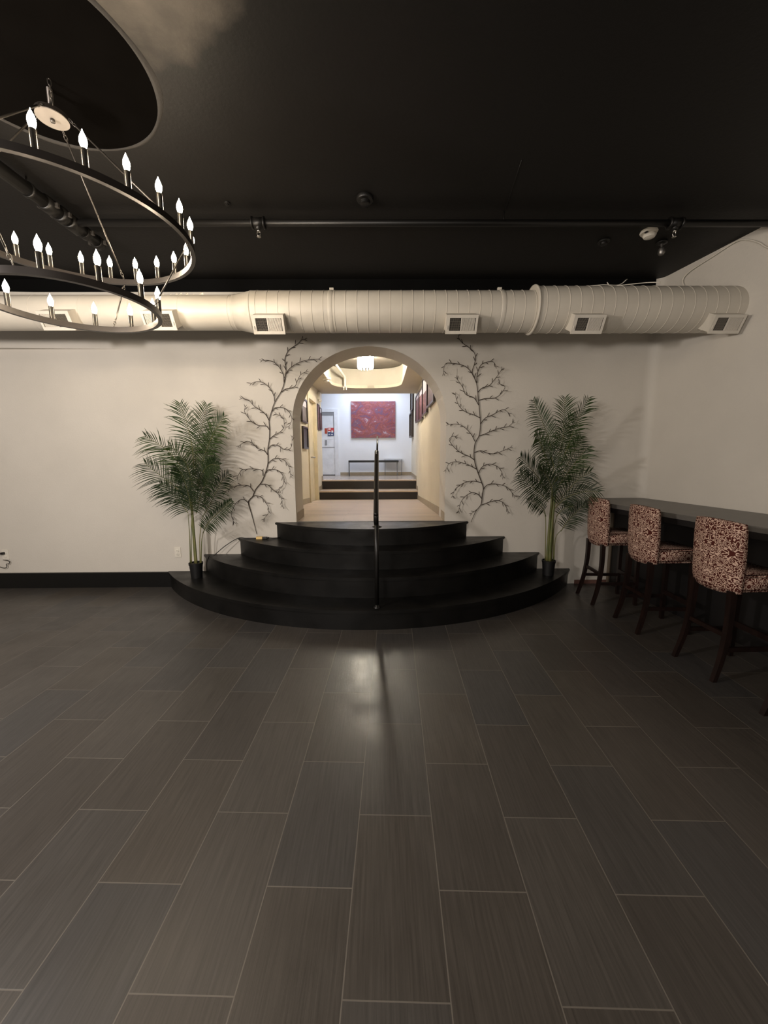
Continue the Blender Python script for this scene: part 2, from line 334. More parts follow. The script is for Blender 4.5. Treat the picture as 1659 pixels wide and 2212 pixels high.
CBASE = m_plain('bar_panel_black', (.006, .005, .005), .5)
CORD = m_plain('black_cord', (.01, .009, .008), .5)
YEL = m_plain('yellow_plug', (.75, .52, .2), .5)
GREY = m_plain('grey_metal', (.25, .25, .26), .4)
DFRAME = m_plain('dark_picture_frame', (.03, .018, .014), .35)

def m_fabric():
    M = Mat('damask_fabric', (.3, .1, .08), .85, spec=.2)
    v = M.coord(); s = M.n('ShaderNodeSeparateXYZ'); M.l(v, s.inputs[0])
    # mirrored repeat across y, staggered repeat along z
    px = M.n('ShaderNodeMath', operation='PINGPONG'); M.l(s.outputs['Y'], px.inputs[0]); px.inputs[1].default_value = .085
    pz = M.n('ShaderNodeMath', operation='PINGPONG'); 
    zz = M.n('ShaderNodeMath', operation='ADD'); M.l(s.outputs['Z'], zz.inputs[0]); zz.inputs[1].default_value = .03
    M.l(zz.outputs[0], pz.inputs[0]); pz.inputs[1].default_value = .30
    xs = M.n('ShaderNodeMath', operation='PINGPONG'); M.l(s.outputs['X'], xs.inputs[0]); xs.inputs[1].default_value = .10
    c = M.n('ShaderNodeCombineXYZ'); M.l(px.outputs[0], c.inputs[0]); M.l(pz.outputs[0], c.inputs[1]); M.l(xs.outputs[0], c.inputs[2])
    n1 = M.noise(c.outputs[0], 23, 1.5, .5, .9)
    vo = M.n('ShaderNodeTexVoronoi', feature='F1'); vo.inputs['Scale'].default_value = 27; vo.inputs['Randomness'].default_value = .8
    M.l(c.outputs[0], vo.inputs['Vector'])
    a = M.n('ShaderNodeMath', operation='MULTIPLY_ADD'); M.l(n1, a.inputs[0]); a.inputs[1].default_value = 40
    b = M.n('ShaderNodeMath', operation='MULTIPLY'); M.l(vo.outputs['Distance'], b.inputs[0]); b.inputs[1].default_value = 16
    M.l(b.outputs[0], a.inputs[2])
    sn = M.n('ShaderNodeMath', operation='SINE'); M.l(a.outputs[0], sn.inputs[0])
    col = M.ramp(sn.outputs[0], [(.0, (.062, .012, .008)), (.10, (.54, .38, .30))])
    col.node.color_ramp.elements[0].position = .04; col.node.color_ramp.elements[1].position = .26
    M.l(col, M.b.inputs['Base Color'])
    M.bump(M.noise(M.coord(), 500, 2), .1, .001)
    return M.m
FAB = m_fabric()

def m_paint(name, stops, scale, seed, stretch=(1, 1, 1.6)):
    M = Mat(name, (.4, .1, .1), .5)
    v = M.coord(scale=stretch, loc=(seed, seed*.7, 0), rot=(0, .5, 0))
    n = M.noise(v, scale, 10, .68, 1.7)
    M.l(M.ramp(n, stops), M.b.inputs['Base Color']); return M.m
ART = m_paint('abstract_red_painting', [(.26, (0.208, 0.243, 0.286)), (.34, (0.169, 0.061, 0.078)), (.40, (0.098, 0.054, 0.111)), (.45, (0.247, 0.047, 0.052)), (.485, (0.130, 0.038, 0.046)), (.52, (0.325, 0.081, 0.058)), (.55, (0.143, 0.061, 0.111)), (.59, (0.260, 0.061, 0.065)), (.64, (0.390, 0.351, 0.390)), (.70, (0.156, 0.047, 0.058))], 1.9, 3.1, (1, 1, 1.7))
ART2 = m_paint('maroon_print', [(.35, (.06, .02, .025)), (.5, (.13, .04, .045)), (.65, (.22, .10, .10))], 6, 9.0)
ARTM = m_plain('print_white_mat', (.62, .60, .66), .4)
NAVY = m_plain('notice_navy', (.05, .07, .16), .5)
NRED = m_plain('notice_red', (.5, .05, .05), .5)
NWHITE = m_plain('notice_white', (.8, .78, .76), .5)

def m_emit(name, rgb, st, base=(.9, .85, .75)):
    M = Mat(name, base, .3); M.emit(rgb, st); return M.m
BULB = m_emit('warm_bulb_glass', (1, .82, .60), 54)
CRYS = m_emit('lit_crystal', (1, .92, .78), 38)
TRIMG = m_emit('unused', (1, 1, 1), 0)

# ------------------------------------------------------------------ dimensions
YB, YB2 = 4.35, 4.77           # back wall faces
ZC = 3.34                      # ceiling of the hall
ZL = .755                      # landing
RW0, RW1 = V((2.985, 4.35, 0)), V((4.33, -4.2, 0))   # right wall line
KX = .029
def rx(y): return .735 + KX*(y-4.35)

# ------------------------------------------------------------------ setting
def floor():
    bm = bmesh.new(); prism(bm, [(-6.6, -4.2), (4.6, -4.2), (4.6, 4.5), (-6.6, 4.5)], -.1, 0); struct('floor', bm, FLOOR)
floor()

def arch_pts(cx, w, zb, zs, rv, n=28):
    P = [(cx-w, zb)]
    for i in range(n+1):
        a = PI - PI*i/n; P.append((cx + w*math.cos(a), zs + rv*math.sin(a)))
    P.append((cx+w, zb)); return P
bm = bmesh.new()
A = arch_pts(-.116, .85, ZL-.06, 1.885, .785)
# wall outline wraps the opening (open at the bottom down to the landing)
outer = [(-6.6, 0), (-6.6, 3.215), (3.1, 3.215), (3.1, 0)]
plate(bm, outer, [A], 'xz', YB, YB2)
struct('wall_back', bm, WALL)
bm = bmesh.new(); box(bm, -6.6, 3.1, YB-.004, YB2, 3.2151, 3.36); struct('trim_1', bm, m_plain('black_cove', (.002, .002, .002), .8, spec=.1))
# shallow wedge where the upper wall oversails on the left
bm = bmesh.new()
pr = [(-6.6, YB-.16), (-2.62, YB+.0005), (-2.62, YB+.05), (-6.6, YB+.05)]
prism(bm, pr, 2.645, 3.2); struct('trim_2', bm, WALL)

# right wall (set slightly askew)
bm = bmesh.new(); d = (RW1-RW0).normalized(); nrm = V((-d.y, d.x, 0)) * 1
if nrm.x < 0: nrm = -nrm
fr_ = .09; c0 = RW0+V((-fr_, 0, 0)); c1 = RW0+d*fr_; arc = [(c0*(1-t)**2+RW0*2*t*(1-t)+c1*t*t) for t in [k/10 for k in range(11)]]
prism(bm, arc+[RW1, RW1+nrm*.15, RW0+nrm*.15+V((0, .05, 0)), c0+V((0, .05, 0))], 0, 3.36); o = struct('wall_right', bm, WALL, smooth='auto')
bm = bmesh.new(); box(bm, -6.75, -6.6, -4.2, 4.6, 0, 3.36); struct('wall_left', bm, WALL)
bm = bmesh.new(); box(bm, -6.75, 4.6, -4.35, -4.2, 0, 3.36); struct('wall_front', bm, WALL)

# ceiling with the round recess over the chandelier
CCX, CCY, CCR = -1.64, 2.10, .53
bm = bmesh.new()
hole = [(CCX+CCR*math.cos(2*PI*k/64), CCY+CCR*math.sin(2*PI*k/64)) for k in range(64)]
plate(bm, [(-6.6, -4.2), (4.6, -4.2), (4.6, 4.6), (-6.6, 4.6)], [hole], 'xy', ZC)
for f in bm.faces: f.normal_flip() if f.normal.z > 0 else None
n0 = len(bm.faces)
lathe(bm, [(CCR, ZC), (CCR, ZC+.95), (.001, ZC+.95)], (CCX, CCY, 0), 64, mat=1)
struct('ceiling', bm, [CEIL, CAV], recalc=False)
# lumpy plaster collar round the recess
bm = bmesh.new(); prev = None; ringv = []
for k in range(96):
    a = 2*PI*k/96; w = .012 + .008*math.sin(3*a+1) + .006*math.sin(7*a)
    ring = []
    for (dr, dz) in ((-.002, .02), (-.004, -.006), (w*.6, -.008), (w+.01, .001)):
        ring.append(bm.verts.new((CCX+(CCR+dr)*math.cos(a), CCY+(CCR+dr)*math.sin(a), ZC+dz)))
    ringv.append(ring)
for k in range(96):
    for j in range(3): bm.faces.new((ringv[k][j], ringv[(k+1) % 96][j], ringv[(k+1) % 96][j+1], ringv[k][j+1]))
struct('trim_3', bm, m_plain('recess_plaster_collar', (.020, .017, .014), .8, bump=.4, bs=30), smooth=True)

# left baseboard
bm = bmesh.new(); box(bm, -6.6, -2.30, YB-.022, YB, 0, .165, bev=.003); box(bm, -6.6, -2.30, YB-.028, YB, .165, .18, bev=.003); struct('baseboard_left', bm, BASEB)
bm = bmesh.new(); box(bm, 2.28, 2.98, YB-.008, YB, 0, .045); struct('baseboard_right', bm, m_plain('scuffed_base', (.13, .06, .045), .8, bump=.5, bs=40))

# ---- corridor beyond the arch
YS1, YS2, YE, YF = 8.90, 9.42, 9.60, 11.80
def fl(bm, pts): 
    vs = [bm.verts.new(p) for p in pts]; return bm.faces.new(vs)
bm = bmesh.new()
ZR = .50
a = [(-.966, YB+.0), (.735, YB), (rx(YB2), YB2), (rx(YS1)+.02, YS1+.05), (-1.45, YS1+.05), (-1.45, YB2), (-.966, YB2)]
def zr(y): return ZL-(ZL-ZR)*max(0, (y-YB2))/(YS1-YB2)
top = [bm.verts.new((x, y, zr(y))) for x, y in a]; bot = [bm.verts.new((x, y, .3)) for x, y in a]
bm.faces.new(top); bm.faces.new(bot[::-1])
for i in range(len(a)): bm.faces.new((top[i], top[(i+1) % len(a)], bot[(i+1) % len(a)], bot[i]))
bmesh.ops.triangulate(bm, faces=[f for f in bm.faces if len(f.verts) > 4])
struct('floor.001', bm, OAK)
# two steps up into the foyer and the foyer floor
st = thing('entry_steps', 'two wide dark brown steps with wooden treads leading up into the white foyer', 'steps', (-.25, YS1, ZR))
def addp(root, name, bm, m, **k):
    o = link(name, bm, m, None, **k); o.parent = root; o.matrix_parent_inverse = root.matrix_basis.inverted(); return o
bm = bmesh.new(); box(bm, -1.43, rx(YS1), YS1, YS2+.01, .35, .672); addp(st, 'riser', bm, RISER2)
bm = bmesh.new(); box(bm, -1.43, rx(YS1), YS1-.015, YS2+.01, .672, .70); addp(st, 'tread', bm, OAK)
bm = bmesh.new(); box(bm, -1.43, rx(YS2), YS2, YS2+.2, .65, .895); addp(st, 'riser', bm, RISER2)
bm = bmesh.new(); box(bm, -1.43, rx(YS2), YS2-.015, YS2+.2, .895, .92); addp(st, 'tread', bm, OAK)
bm = bmesh.new(); box(bm, -3.2, rx(YF)+.1, YS2+.2, YF+.1, .8, .92); struct('floor.002', bm, m_planks('foyer_planks', (.40, .33, .28), (.34, .28, .23), (.2, .16, .13), 1.2, .15, 0, .22))
# corridor walls
bm = bmesh.new(); prism(bm, [(rx(YB2), YB2), (rx(YF+.1), YF+.1), (rx(YF+.1)+.15, YF+.1), (rx(YB2)+.15, YB2)], .2, 3.75); struct('wall_right.001', bm, CORR)
# left corridor wall with door opening 7.84..8.74
bm = bmesh.new(); plate(bm, [(YB2, .2), (YE, .2), (YE, 3.75), (YB2, 3.75)], [[(7.86, .45), (7.86, 2.66), (8.72, 2.66), (8.72, .45)]], 'xz', -1.43, -1.58)
bmesh.ops.transform(bm, matrix=Matrix(((0, 1, 0, 0), (1, 0, 0, 0), (0, 0, 1, 0), (0, 0, 0, 1))), verts=bm.verts[:]); struct('wall_left.001', bm, CORR)
bm = bmesh.new(); box(bm, -3.2, rx(YF)+.2, YF, YF+.12, .8, 3.75); struct('wall_back.001', bm, FOY)
bm = bmesh.new(); box(bm, -3.3, -3.2, YE-.2, YF+.1, .8, 3.75); struct('wall_left.002', bm, FOY)
bm = bmesh.new(); box(bm, -3.3, -1.58, YE-.15, YE, .8, 3.75); struct('wall_front.001', bm, FOY)
bm = bmesh.new(); box(bm, -3.3, 1.2, YE, YF+.1, 3.70, 3.8); struct('ceiling.001', bm, FOY)
# corridor ceiling with a long rounded recess
SX, SY0, SY1, SW = -.28, 6.1, 8.9, .745
hp = []
for k in range(25):
    a = PI*k/24; hp.append((SX+SW*math.copysign(abs(math.cos(a))**.75, math.cos(a)), SY1-.62+.62*abs(math.sin(a))**.8))
for k in range(25):
    a = PI + PI*k/24; hp.append((SX+SW*math.copysign(abs(math.cos(a))**.75, math.cos(a)), SY0+.62-.62*abs(math.sin(a))**.8))
cl = []
for p in hp:
    if not cl or (V(p)-V(cl[-1])).length > 1e-4: cl.append(p)
if (V(cl[0])-V(cl[-1])).length < 1e-4: cl.pop()
hp = cl
bm = bmesh.new(); plate(bm, [(-1.5, YB2), (1.0, YB2), (1.0, YE), (-1.5, YE)], [hp], 'xy', 3.0, 3.06)
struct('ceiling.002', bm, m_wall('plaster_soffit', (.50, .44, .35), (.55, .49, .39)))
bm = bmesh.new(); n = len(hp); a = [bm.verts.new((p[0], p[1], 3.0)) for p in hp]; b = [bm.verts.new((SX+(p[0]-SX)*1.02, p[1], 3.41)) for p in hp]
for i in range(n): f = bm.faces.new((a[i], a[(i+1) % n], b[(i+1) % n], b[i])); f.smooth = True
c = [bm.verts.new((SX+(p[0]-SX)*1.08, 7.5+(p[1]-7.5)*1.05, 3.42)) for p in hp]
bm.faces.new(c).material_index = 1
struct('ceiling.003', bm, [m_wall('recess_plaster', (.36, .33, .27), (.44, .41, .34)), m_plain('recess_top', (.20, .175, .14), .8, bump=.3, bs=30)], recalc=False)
bm = bmesh.new(); box(bm, -1.5, 1.0, YE-.01, YE+.05, 3.0, 3.75); struct('wall_back.002', bm, CORR)
# baseboards in the corridor (tan vinyl)
def strip(name, pts, h, t, m, side):
    bm = bmesh.new()
    for (p, q) in zip(pts, pts[1:]):
        p, q = V(p), V(q); vs = []
        for e in (p, q):
            for dx in (0, side*t):
                for dz in (0, h): vs.append(bm.verts.new((e.x+dx, e.y, e.z+dz)))
        for f in ((0,1,3,2),(4,6,7,5),(0,4,5,1),(2,3,7,6),(0,2,6,4),(1,5,7,3)): bm.faces.new([vs[i] for i in f])
    struct(name, bm, m)
strip('baseboard_right.001', [(rx(YB)-.001, YB+.005, ZL), (rx(YB2)-.001, YB2, ZL), (rx(YS1)-.001, YS1, ZR)], .10, .008, TANB, -1)
strip('baseboard_right.002', [(rx(YS1), YS1, .70), (rx(YS2), YS2, .70)], .10, .008, TANB, -1)
strip('baseboard_right.003', [(rx(YS2), YS2, .92), (rx(YF), YF, .92)], .09, .008, TANB, -1)
strip('baseboard_left.001', [(-.966, YB+.005, ZL), (-.966, YB2, ZL)], .10, .008, TANB, 1)
strip('baseboard_left.002', [(-1.43, YB2, ZL), (-1.43, 7.75, zr(7.75))], .10, .008, TANB, 1)
strip('baseboard_left.003', [(-1.43, YS2, .92), (-1.43, YE, .92)], .10, .008, TANB, 1)
strip('baseboard_left.004', [(-1.43, YS1, .70), (-1.43, YS2, .70)], .10, .008, TANB, 1)
bm = bmesh.new(); box(bm, -1.22, rx(YF), YF-.01, YF, .92, 1.01); struct('baseboard_back', bm, TANB)
# thin light threshold line at the top of the stair
bm = bmesh.new(); box(bm, -.966, .735, YB-.012, YB+.03, ZL-.01, ZL+.004); struct('trim_4', bm, m_plain('worn_threshold', (.10, .085, .07), .4))
# corridor door (left wall)
dr = thing('corridor_door', 'cream painted door with a brass lever in the left wall of the corridor', 'door', (-1.47, 7.9, zr(8.0))); 
del dr['category'], dr['label']; dr.name = 'door_1'; dr['kind'] = 'structure'
bm = bmesh.new(); box(bm, -1.52, -1.48, 7.87, 8.71, .50, 2.65); addp(dr, 'door_leaf', bm, CREAM)
bm = bmesh.new(); box(bm, -1.482, -1.474, 7.876, 7.90, .5, 2.64); addp(dr, 'latch_gap_shade', bm, m_plain('gap_shade', (.03, .022, .012), .8))  # dark strip on the leaf stands in for the shaded door gap
bm = bmesh.new()
for y0, y1, z0, z1 in ((7.76, 7.87, zr(7.8), 2.66), (8.71, 8.82, zr(8.8), 2.66), (7.76, 8.82, 2.65, 2.77)): box(bm, -1.44, -1.405, y0, y1, z0, z1, bev=.004)
for y0, y1 in ((7.862, 7.875), (8.705, 8.72)): box(bm, -1.56, -1.43, y0, y1, .5, 2.655)
box(bm, -1.56, -1.43, 7.86, 8.72, 2.645, 2.66)
addp(dr, 'door_frame', bm, CREAM)
bm = bmesh.new(); box(bm, -1.479, -1.45, 7.90, 7.98, 1.34, 1.62); addp(dr, 'lock_plate', bm, m_plain('brass_plate', (.12, .08, .02), .4, .6))
bm = bmesh.new(); tube(bm, [(-1.475, 7.955, 1.48), (-1.375, 7.955, 1.48), (-1.36, 7.97, 1.48), (-1.36, 8.10, 1.475)], .013, 8); addp(dr, 'door_handle', bm, CHROME)
# foyer door (far wall, left)
fd = bpy.data.objects.new('door_2', None); C.objects.link(fd); fd.location = (-1.75, YF, .92); fd['kind'] = 'structure'
bm = bmesh.new(); box(bm, -2.3, -1.37, YF-.03, YF, .935, 2.72); box(bm, -2.3, -1.37, YF-.034, YF-.03, 2.02-.01, 2.02+.0); addp(fd, 'door_leaf', bm, WHITEC)
bm = bmesh.new(); box(bm, -2.3, -1.37, YF-.035, YF-.03, 1.755, 1.775); addp(fd, 'door_rail', bm, GREY)
bm = bmesh.new(); box(bm, -2.3, -1.375, YF-.036, YF-.03, 2.70, 2.80); addp(fd, 'transom_gap', bm, GREY)
bm = bmesh.new(); box(bm, -1.40, -1.375, YF-.034, YF-.03, 2.2, 2.70); addp(fd, 'door_stop', bm, GREY)
bm = bmesh.new(); box(bm, -2.3, -1.375, YF-.04, YF-.03, .92, .945); addp(fd, 'door_sweep', bm, BASEB)
bm = bmesh.new(); box(bm, -1.375, -1.26, YF-.045, YF-.001, .92, 2.80); box(bm, -2.4, -1.26, YF-.045, YF-.001, 2.8005, 2.89); addp(fd, 'door_frame', bm, WHITEC)

# ------------------------------------------------------------------ curved stair
zt = [.185, .385, .575, ZL]; yf = [3.15, 3.43, 3.67, 3.90]; cc = [2.33, 1.93, 1.52, 1.09]; cxs = [-.13, -.10, -.10, -.10]
def seg_pts(cx, c, y0, grow=0, n=64):
    s = YB-y0; R = (c*c+s*s)/(2*s); cy = y0+R; R += grow
    h = math.sqrt(max(0, R*R-(cy-YB)**2)); a0 = math.atan2(YB-cy, -h); a1 = math.atan2(YB-cy, h)
    if a0 > 0: a0 -= 2*PI
    P = []
    for i in range(n+1):
        a = a0+(a1-a0)*i/n; P.append((cx+R*math.cos(a), cy+R*math.sin(a)))
    return P
stair = thing('curved_staircase', 'black half-round staircase of four steps spreading out below the arch', 'stairs', (-.1, YB, 0))
for i in range(4):
    z0 = 0 if i == 0 else zt[i-1]
    bm = bmesh.new(); prism(bm, seg_pts(cxs[i], cc[i], yf[i]+.015), z0, zt[i]-.03); addp(stair, 'riser', bm, STEPB, smooth='auto')
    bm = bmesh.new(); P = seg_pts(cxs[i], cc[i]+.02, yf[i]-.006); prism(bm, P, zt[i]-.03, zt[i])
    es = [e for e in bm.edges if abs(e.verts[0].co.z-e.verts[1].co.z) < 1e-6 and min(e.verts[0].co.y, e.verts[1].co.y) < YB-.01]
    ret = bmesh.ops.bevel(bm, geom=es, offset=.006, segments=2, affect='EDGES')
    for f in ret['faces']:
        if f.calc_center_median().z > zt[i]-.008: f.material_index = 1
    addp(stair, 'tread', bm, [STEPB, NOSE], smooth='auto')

# ------------------------------------------------------------------ handrail
hr = thing('stair_handrail', 'black iron handrail with two posts rising up the middle of the curved stairs', 'handrail', (-.035, 3.2, .185))
X = -.038
bm = bmesh.new(); tube(bm, [(X+.002, 3.21, .185), (X+.002, 3.21, 1.03)], .0185, 12); addp(hr, 'post', bm, IRON)
bm = bmesh.new(); tube(bm, [(X, 4.02, ZL), (X, 4.02, 1.50)], .016, 12); addp(hr, 'post', bm, IRON)
bm = bmesh.new(); tube(bm, catmull([(X, 3.22, .93), (X, 3.165, .96), (X, 3.15, 1.01), (X, 3.20, 1.05), (X, 3.6, 1.27), (X, 4.08, 1.545)], 6), .0215, 12); addp(hr, 'rail', bm, IRON)
bm = bmesh.new(); tube(bm, [(X+.006, 4.02, 1.53), (X+.006, 4.5, 1.72)], .010, 8); addp(hr, 'rail_extension', bm, IRON)
bm = bmesh.new()
lathe(bm, [(.05, 0), (.05, .006), (.022, .012), (.02, .03)], (X, 4.02, ZL), 20); addp(hr, 'base_flange', bm, IRON)
bm = bmesh.new(); lathe(bm, [(.032, 0), (.032, .006), (.02, .012), (.019, .03)], (X+.002, 3.21, .185), 20); addp(hr, 'base_flange', bm, IRON)

# ------------------------------------------------------------------ air duct
DY = 3.63
du = thing('air_duct', 'long round cream-painted air duct running along the wall above the arch', 'duct', (0, DY, 2.76))
def duct_sec(name, x0, x1, r, z, pitch=None, rib=.0028, smooth=True):
    prof = [(r, x0)]
    if pitch:
        x = x0+pitch*.6
        while x < x1-.02:
            prof += [(r, x-.003), (r+rib, x-.0015), (r+rib, x+.0015), (r, x+.003)]; x += pitch
    prof.append((r, x1))
    bm = bmesh.new(); lathe(bm, prof, (0, DY, z), 64, 'x'); return addp(du, name, bm, DUCT, smooth='fine')
duct_sec('spiral_section', -6.59, -1.25, .141, 2.757, .42, .002)
bm = bmesh.new(); lathe(bm, [(.143, -1.27), (.146, -1.262), (.146, -1.255), (.143, -1.25), (.168, -1.12), (.172, -1.115), (.172, -1.105), (.168, -1.10)], (0, DY, 2.760), 64, 'x'); addp(du, 'reducer', bm, DUCT)
duct_sec('spiral_section', -1.11, 1.36, .168, 2.764, .0955)
duct_sec('spiral_section', 1.36, 3.20, .187, 2.778, .0965)
bm = bmesh.new(); lathe(bm, [(.186, 1.345), (.200, 1.345), (.202, 1.352), (.200, 1.362), (.186, 1.364)], (0, DY, 2.776), 64, 'x'); addp(du, 'flange', bm, DUCT)
for sx, zz, rr in ((-.42, 2.764, .168), (1.06, 2.766, .169)):
    bm = bmesh.new(); lathe(bm, [(rr, sx-.02), (rr+.0022, sx-.016), (rr+.0022, sx+.016), (rr, sx+.02)], (0, DY, zz), 64, 'x')
    box(bm, sx-.018, sx+.018, DY-.01, DY+.01, zz+rr-.01, zz+rr+.03); addp(du, 'strap', bm, DUCT)

# diffusers on the duct
def make_vent(first):
    t = thing('duct_vent', 'x', 'vent', (0, 0, 0), 0, 'grilles on the air duct')
    # local frame: face plane y=0, looking to -y; built upright then tilted on the object
    W, Hh, D = .265, .148, .16
    bm = bmesh.new()
    for b in ((-W/2+.008, -W/2+.012, 0, D, -Hh/2+.01, Hh/2-.004), (W/2-.012, W/2-.008, 0, D, -Hh/2+.01, Hh/2-.004), (-W/2+.008, W/2-.008, 0, D, Hh/2-.008, Hh/2-.004), (-W/2+.008, W/2-.008, 0, D, -Hh/2+.01, -Hh/2+.014)): box(bm, *b)
    h = link('housing', bm, VENT, t)
    bm = bmesh.new(); box(bm, -W/2+.012, W/2-.012, .028, .03, -Hh/2+.014, Hh/2-.008); link('damper_shade', bm, VDARK, t)  # near-black sheet stands in for the shade inside the vent
    bm = bmesh.new(); m = .024
    for b in ((-W/2, W/2, -.006, .004, Hh/2-m, Hh/2), (-W/2, W/2, -.006, .004, -Hh/2, -Hh/2+m), (-W/2, -W/2+m+.006, -.006, .004, -Hh/2+m, Hh/2-m), (W/2-m+.006, W/2, -.006, .004, -Hh/2+m, Hh/2-m), (-.008, .002, -.005, .004, -Hh/2+m, Hh/2-m)): box(bm, *b)
    link('grille_frame', bm, VENT, t)
    bm = bmesh.new()      # left bank: thin bars and crossing damper blades
    x = -W/2+m+.010
    while x < -.012: box(bm, x-.0009, x+.0009, -.002, .004, -Hh/2+m, Hh/2-m); x += .0088
    for k in range(5): z = -Hh/2+m+.012+k*.0195; box(bm, -W/2+m, -.008, .006, .008, z-.0010, z+.0010)
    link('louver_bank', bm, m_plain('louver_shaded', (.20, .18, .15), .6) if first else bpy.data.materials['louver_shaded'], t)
    bm = bmesh.new(); x = .008
    while x < W/2-m+.004: box(bm, x-.0028, x+.0028, -.003, .003, -Hh/2+m, Hh/2-m); x += .0088
    link('louver_bank', bm, VENT, t)
    bm = bmesh.new(); box(bm, -W/2+.010, -W/2+.016, -.014, -.004, -.035, -.008, bev=.002); link('damper_lever', bm, VENT, t)
    return t
vent0 = make_vent(True)
VX = [(-2.70, 'cream vent grille at the far left of the duct, seen through the lower chandelier ring', .145, -1), (-1.845, 'cream vent grille on the duct, partly behind the right end of the lower chandelier ring', .145, -1),
      (-.93, 'cream vent grille on the duct just left of the arch, above the left twig garland', .168, 1), (.69, 'cream vent grille on the duct right of the arch, where the right twig garland starts', .168, 1),
      (1.76, 'cream vent grille on the duct just right of the raised flange', .187, 1), (2.94, 'cream vent grille at the right end of the duct, against the side wall', .187, 1)]
for i, (x, lab, r, sg) in enumerate(VX):
    o = vent0 if i == 0 else copy_tree(vent0)
    o['label'] = lab; o.scale = (1, 1, 1)
    o.location = (x, 3.418 if r > .15 else 3.43, 2.592 if r > .15 else 2.63); o.rotation_euler = (math.radians(28), 0, 0)
    if r < .15: o.rotation_euler = (math.radians(28), 0, 0); o.scale = (-1, 1, 1)

# conduit on the right wall, loose wires on the duct
bm = bmesh.new(); cd = [(3.030,3.92,2.955),(3.028,4.0,3.08),(3.020,4.073,3.200),(3.030,4.017,3.262),(3.067,3.791,3.297),(3.098,3.601,3.322),(3.114,3.505,3.290),(3.129,3.411,3.221),(3.150,3.30,3.12),(3.20,3.0,3.0)]
tube(bm, catmull([(p[0]-.012, p[1], p[2]) for p in cd], 5), .006, 6); o = link('wall_cable', bm, WHITEM); tag(o, 'cream cable clipped along the top of the right wall below the black ceiling', 'cable')
bm = bmesh.new()
for pts in ([(1.80, 3.60, 2.962), (1.95, 3.58, 2.968), (2.1, 3.60, 2.975), (2.18, 3.62, 3.03)], [(2.02, 3.60, 2.965), (2.00, 3.61, 3.0)], [(2.08, 3.60, 2.968), (2.3, 3.55, 2.972), (2.4, 3.50, 2.955)]): tube(bm, catmull(pts, 4), .004, 5)
o = link('loose_wire', bm, WHITEM); tag(o, 'loose cream wire ends curling on top of the right part of the duct', 'wire')
tt = thing('torn_tape', 'scraps of torn cream tape on top of the duct behind the chandelier', 'tape', (-1.7, 3.6, 2.895))
for i in range(7):
    bm = bmesh.new(); x = -1.88+i*.055+random.uniform(-.02, .02); a = V((x, 3.60, 2.893)); q = random.uniform(.012, .028)
    vs = [bm.verts.new(a+V(p)) for p in ((-q, 0, 0), (q, .01, 0), (q*.6, .0, q*.9), (-q*.4, .01, q*1.1))]; bm.faces.new(vs)
    vs2 = [bm.verts.new(v.co+V((0, .003, 0))) for v in vs]; bm.faces.new(vs2[::-1])
    for k in range(4): bm.faces.new((vs[k], vs[(k+1) % 4], vs2[(k+1) % 4], vs2[k]))
    addp(tt, 'scrap', bm, DUCT)

# ------------------------------------------------------------------ ceiling pipes and fixtures
pz = 3.262
sp = thing('sprinkler_pipe', 'long thin black sprinkler pipe crossing the black ceiling in front of the duct', 'pipe', (0, 3.225, pz))
bm = bmesh.new(); tube(bm, [(-2.31, 3.225, pz), (3.17, 3.225, pz)], .024, 14); addp(sp, 'pipe', bm, BLACKP)
def sprinkler(parent, x, y, z):
    bm = bmesh.new(); lathe(bm, [(.036, -.05), (.036, .05)], (x, y, z), 16, 'x')
    for s in (-1, 1): lathe(bm, [(.028, s*.045-.008), (.042, s*.045-.006), (.042, s*.045+.006), (.028, s*.045+.008)], (x, y, z), 16, 'x')
    lathe(bm, [(.022, -.05), (.02, 0)], (x, y, z), 12); f = addp(parent, 'fitting', bm, BLACKP)
    bm = bmesh.new(); lathe(bm, [(.012, -.062), (.014, -.05)], (x, y, z), 10)
    for s in (-1, 1): tube(bm, catmull([(x+s*.008, y, z-.06), (x+s*.013, y, z-.075), (x+s*.004, y, z-.094)], 3), .003, 5)
    lathe(bm, [(.004, -.098), (.016, -.098), (.016, -.095), (.004, -.092)], (x, y, z), 12)
    addp(parent, 'sprinkler_head', bm, CHROME)
sprinkler(sp, -.92, 3.225, pz); sprinkler(sp, 2.28, 3.225, pz)
bm = bmesh.new(); tube(bm, [(.955, 3.225, pz), (.955, 3.225, ZC)], .005, 6); tube(bm, [(.955, 3.2, ZC-.001), (.90, 2.70, ZC-.001)], .003, 5); addp(sp, 'hanger', bm, BLACKP)
mp = thing('main_pipe', 'thick black pipe with couplings running along the ceiling behind the chandelier', 'pipe', (-2.34, 3, 3.26))
bm = bmesh.new(); tube(bm, [(-2.36, -1.5, 3.262), (-2.33, 3.50, 3.262)], .043, 16); addp(mp, 'pipe', bm, BLACKP)
for y, r, w in ((3.02, .054, .05), (3.13, .058, .03), (3.24, .057, .055), (3.36, .050, .03), (3.50, .052, .03), (1.6, .055, .03)):
    bm = bmesh.new(); lathe(bm, [(r-.012, y-w), (r, y-w+.008), (r, y+w-.008), (r-.012, y+w)], (-2.335, 0, 3.262), 16, 'y'); addp(mp, 'coupling', bm, BLACKP, smooth=False)
    for s in (-1, 1):
        bm = bmesh.new(); box(bm, -2.335+s*.062-.012, -2.335+s*.062+.012, y-.01, y+.01, 3.245, 3.275, bev=.003); addp(mp, 'bolt', bm, RODM)
bm = bmesh.new(); tube(bm, [(-2.335, 2.86, 3.30), (-2.335, 2.86, ZC)], .006, 6); lathe(bm, [(.046, 2.85), (.05, 2.85), (.05, 2.87), (.046, 2.87)], (-2.335, 0, 3.262), 16, 'y'); addp(mp, 'hanger', bm, BLACKP)

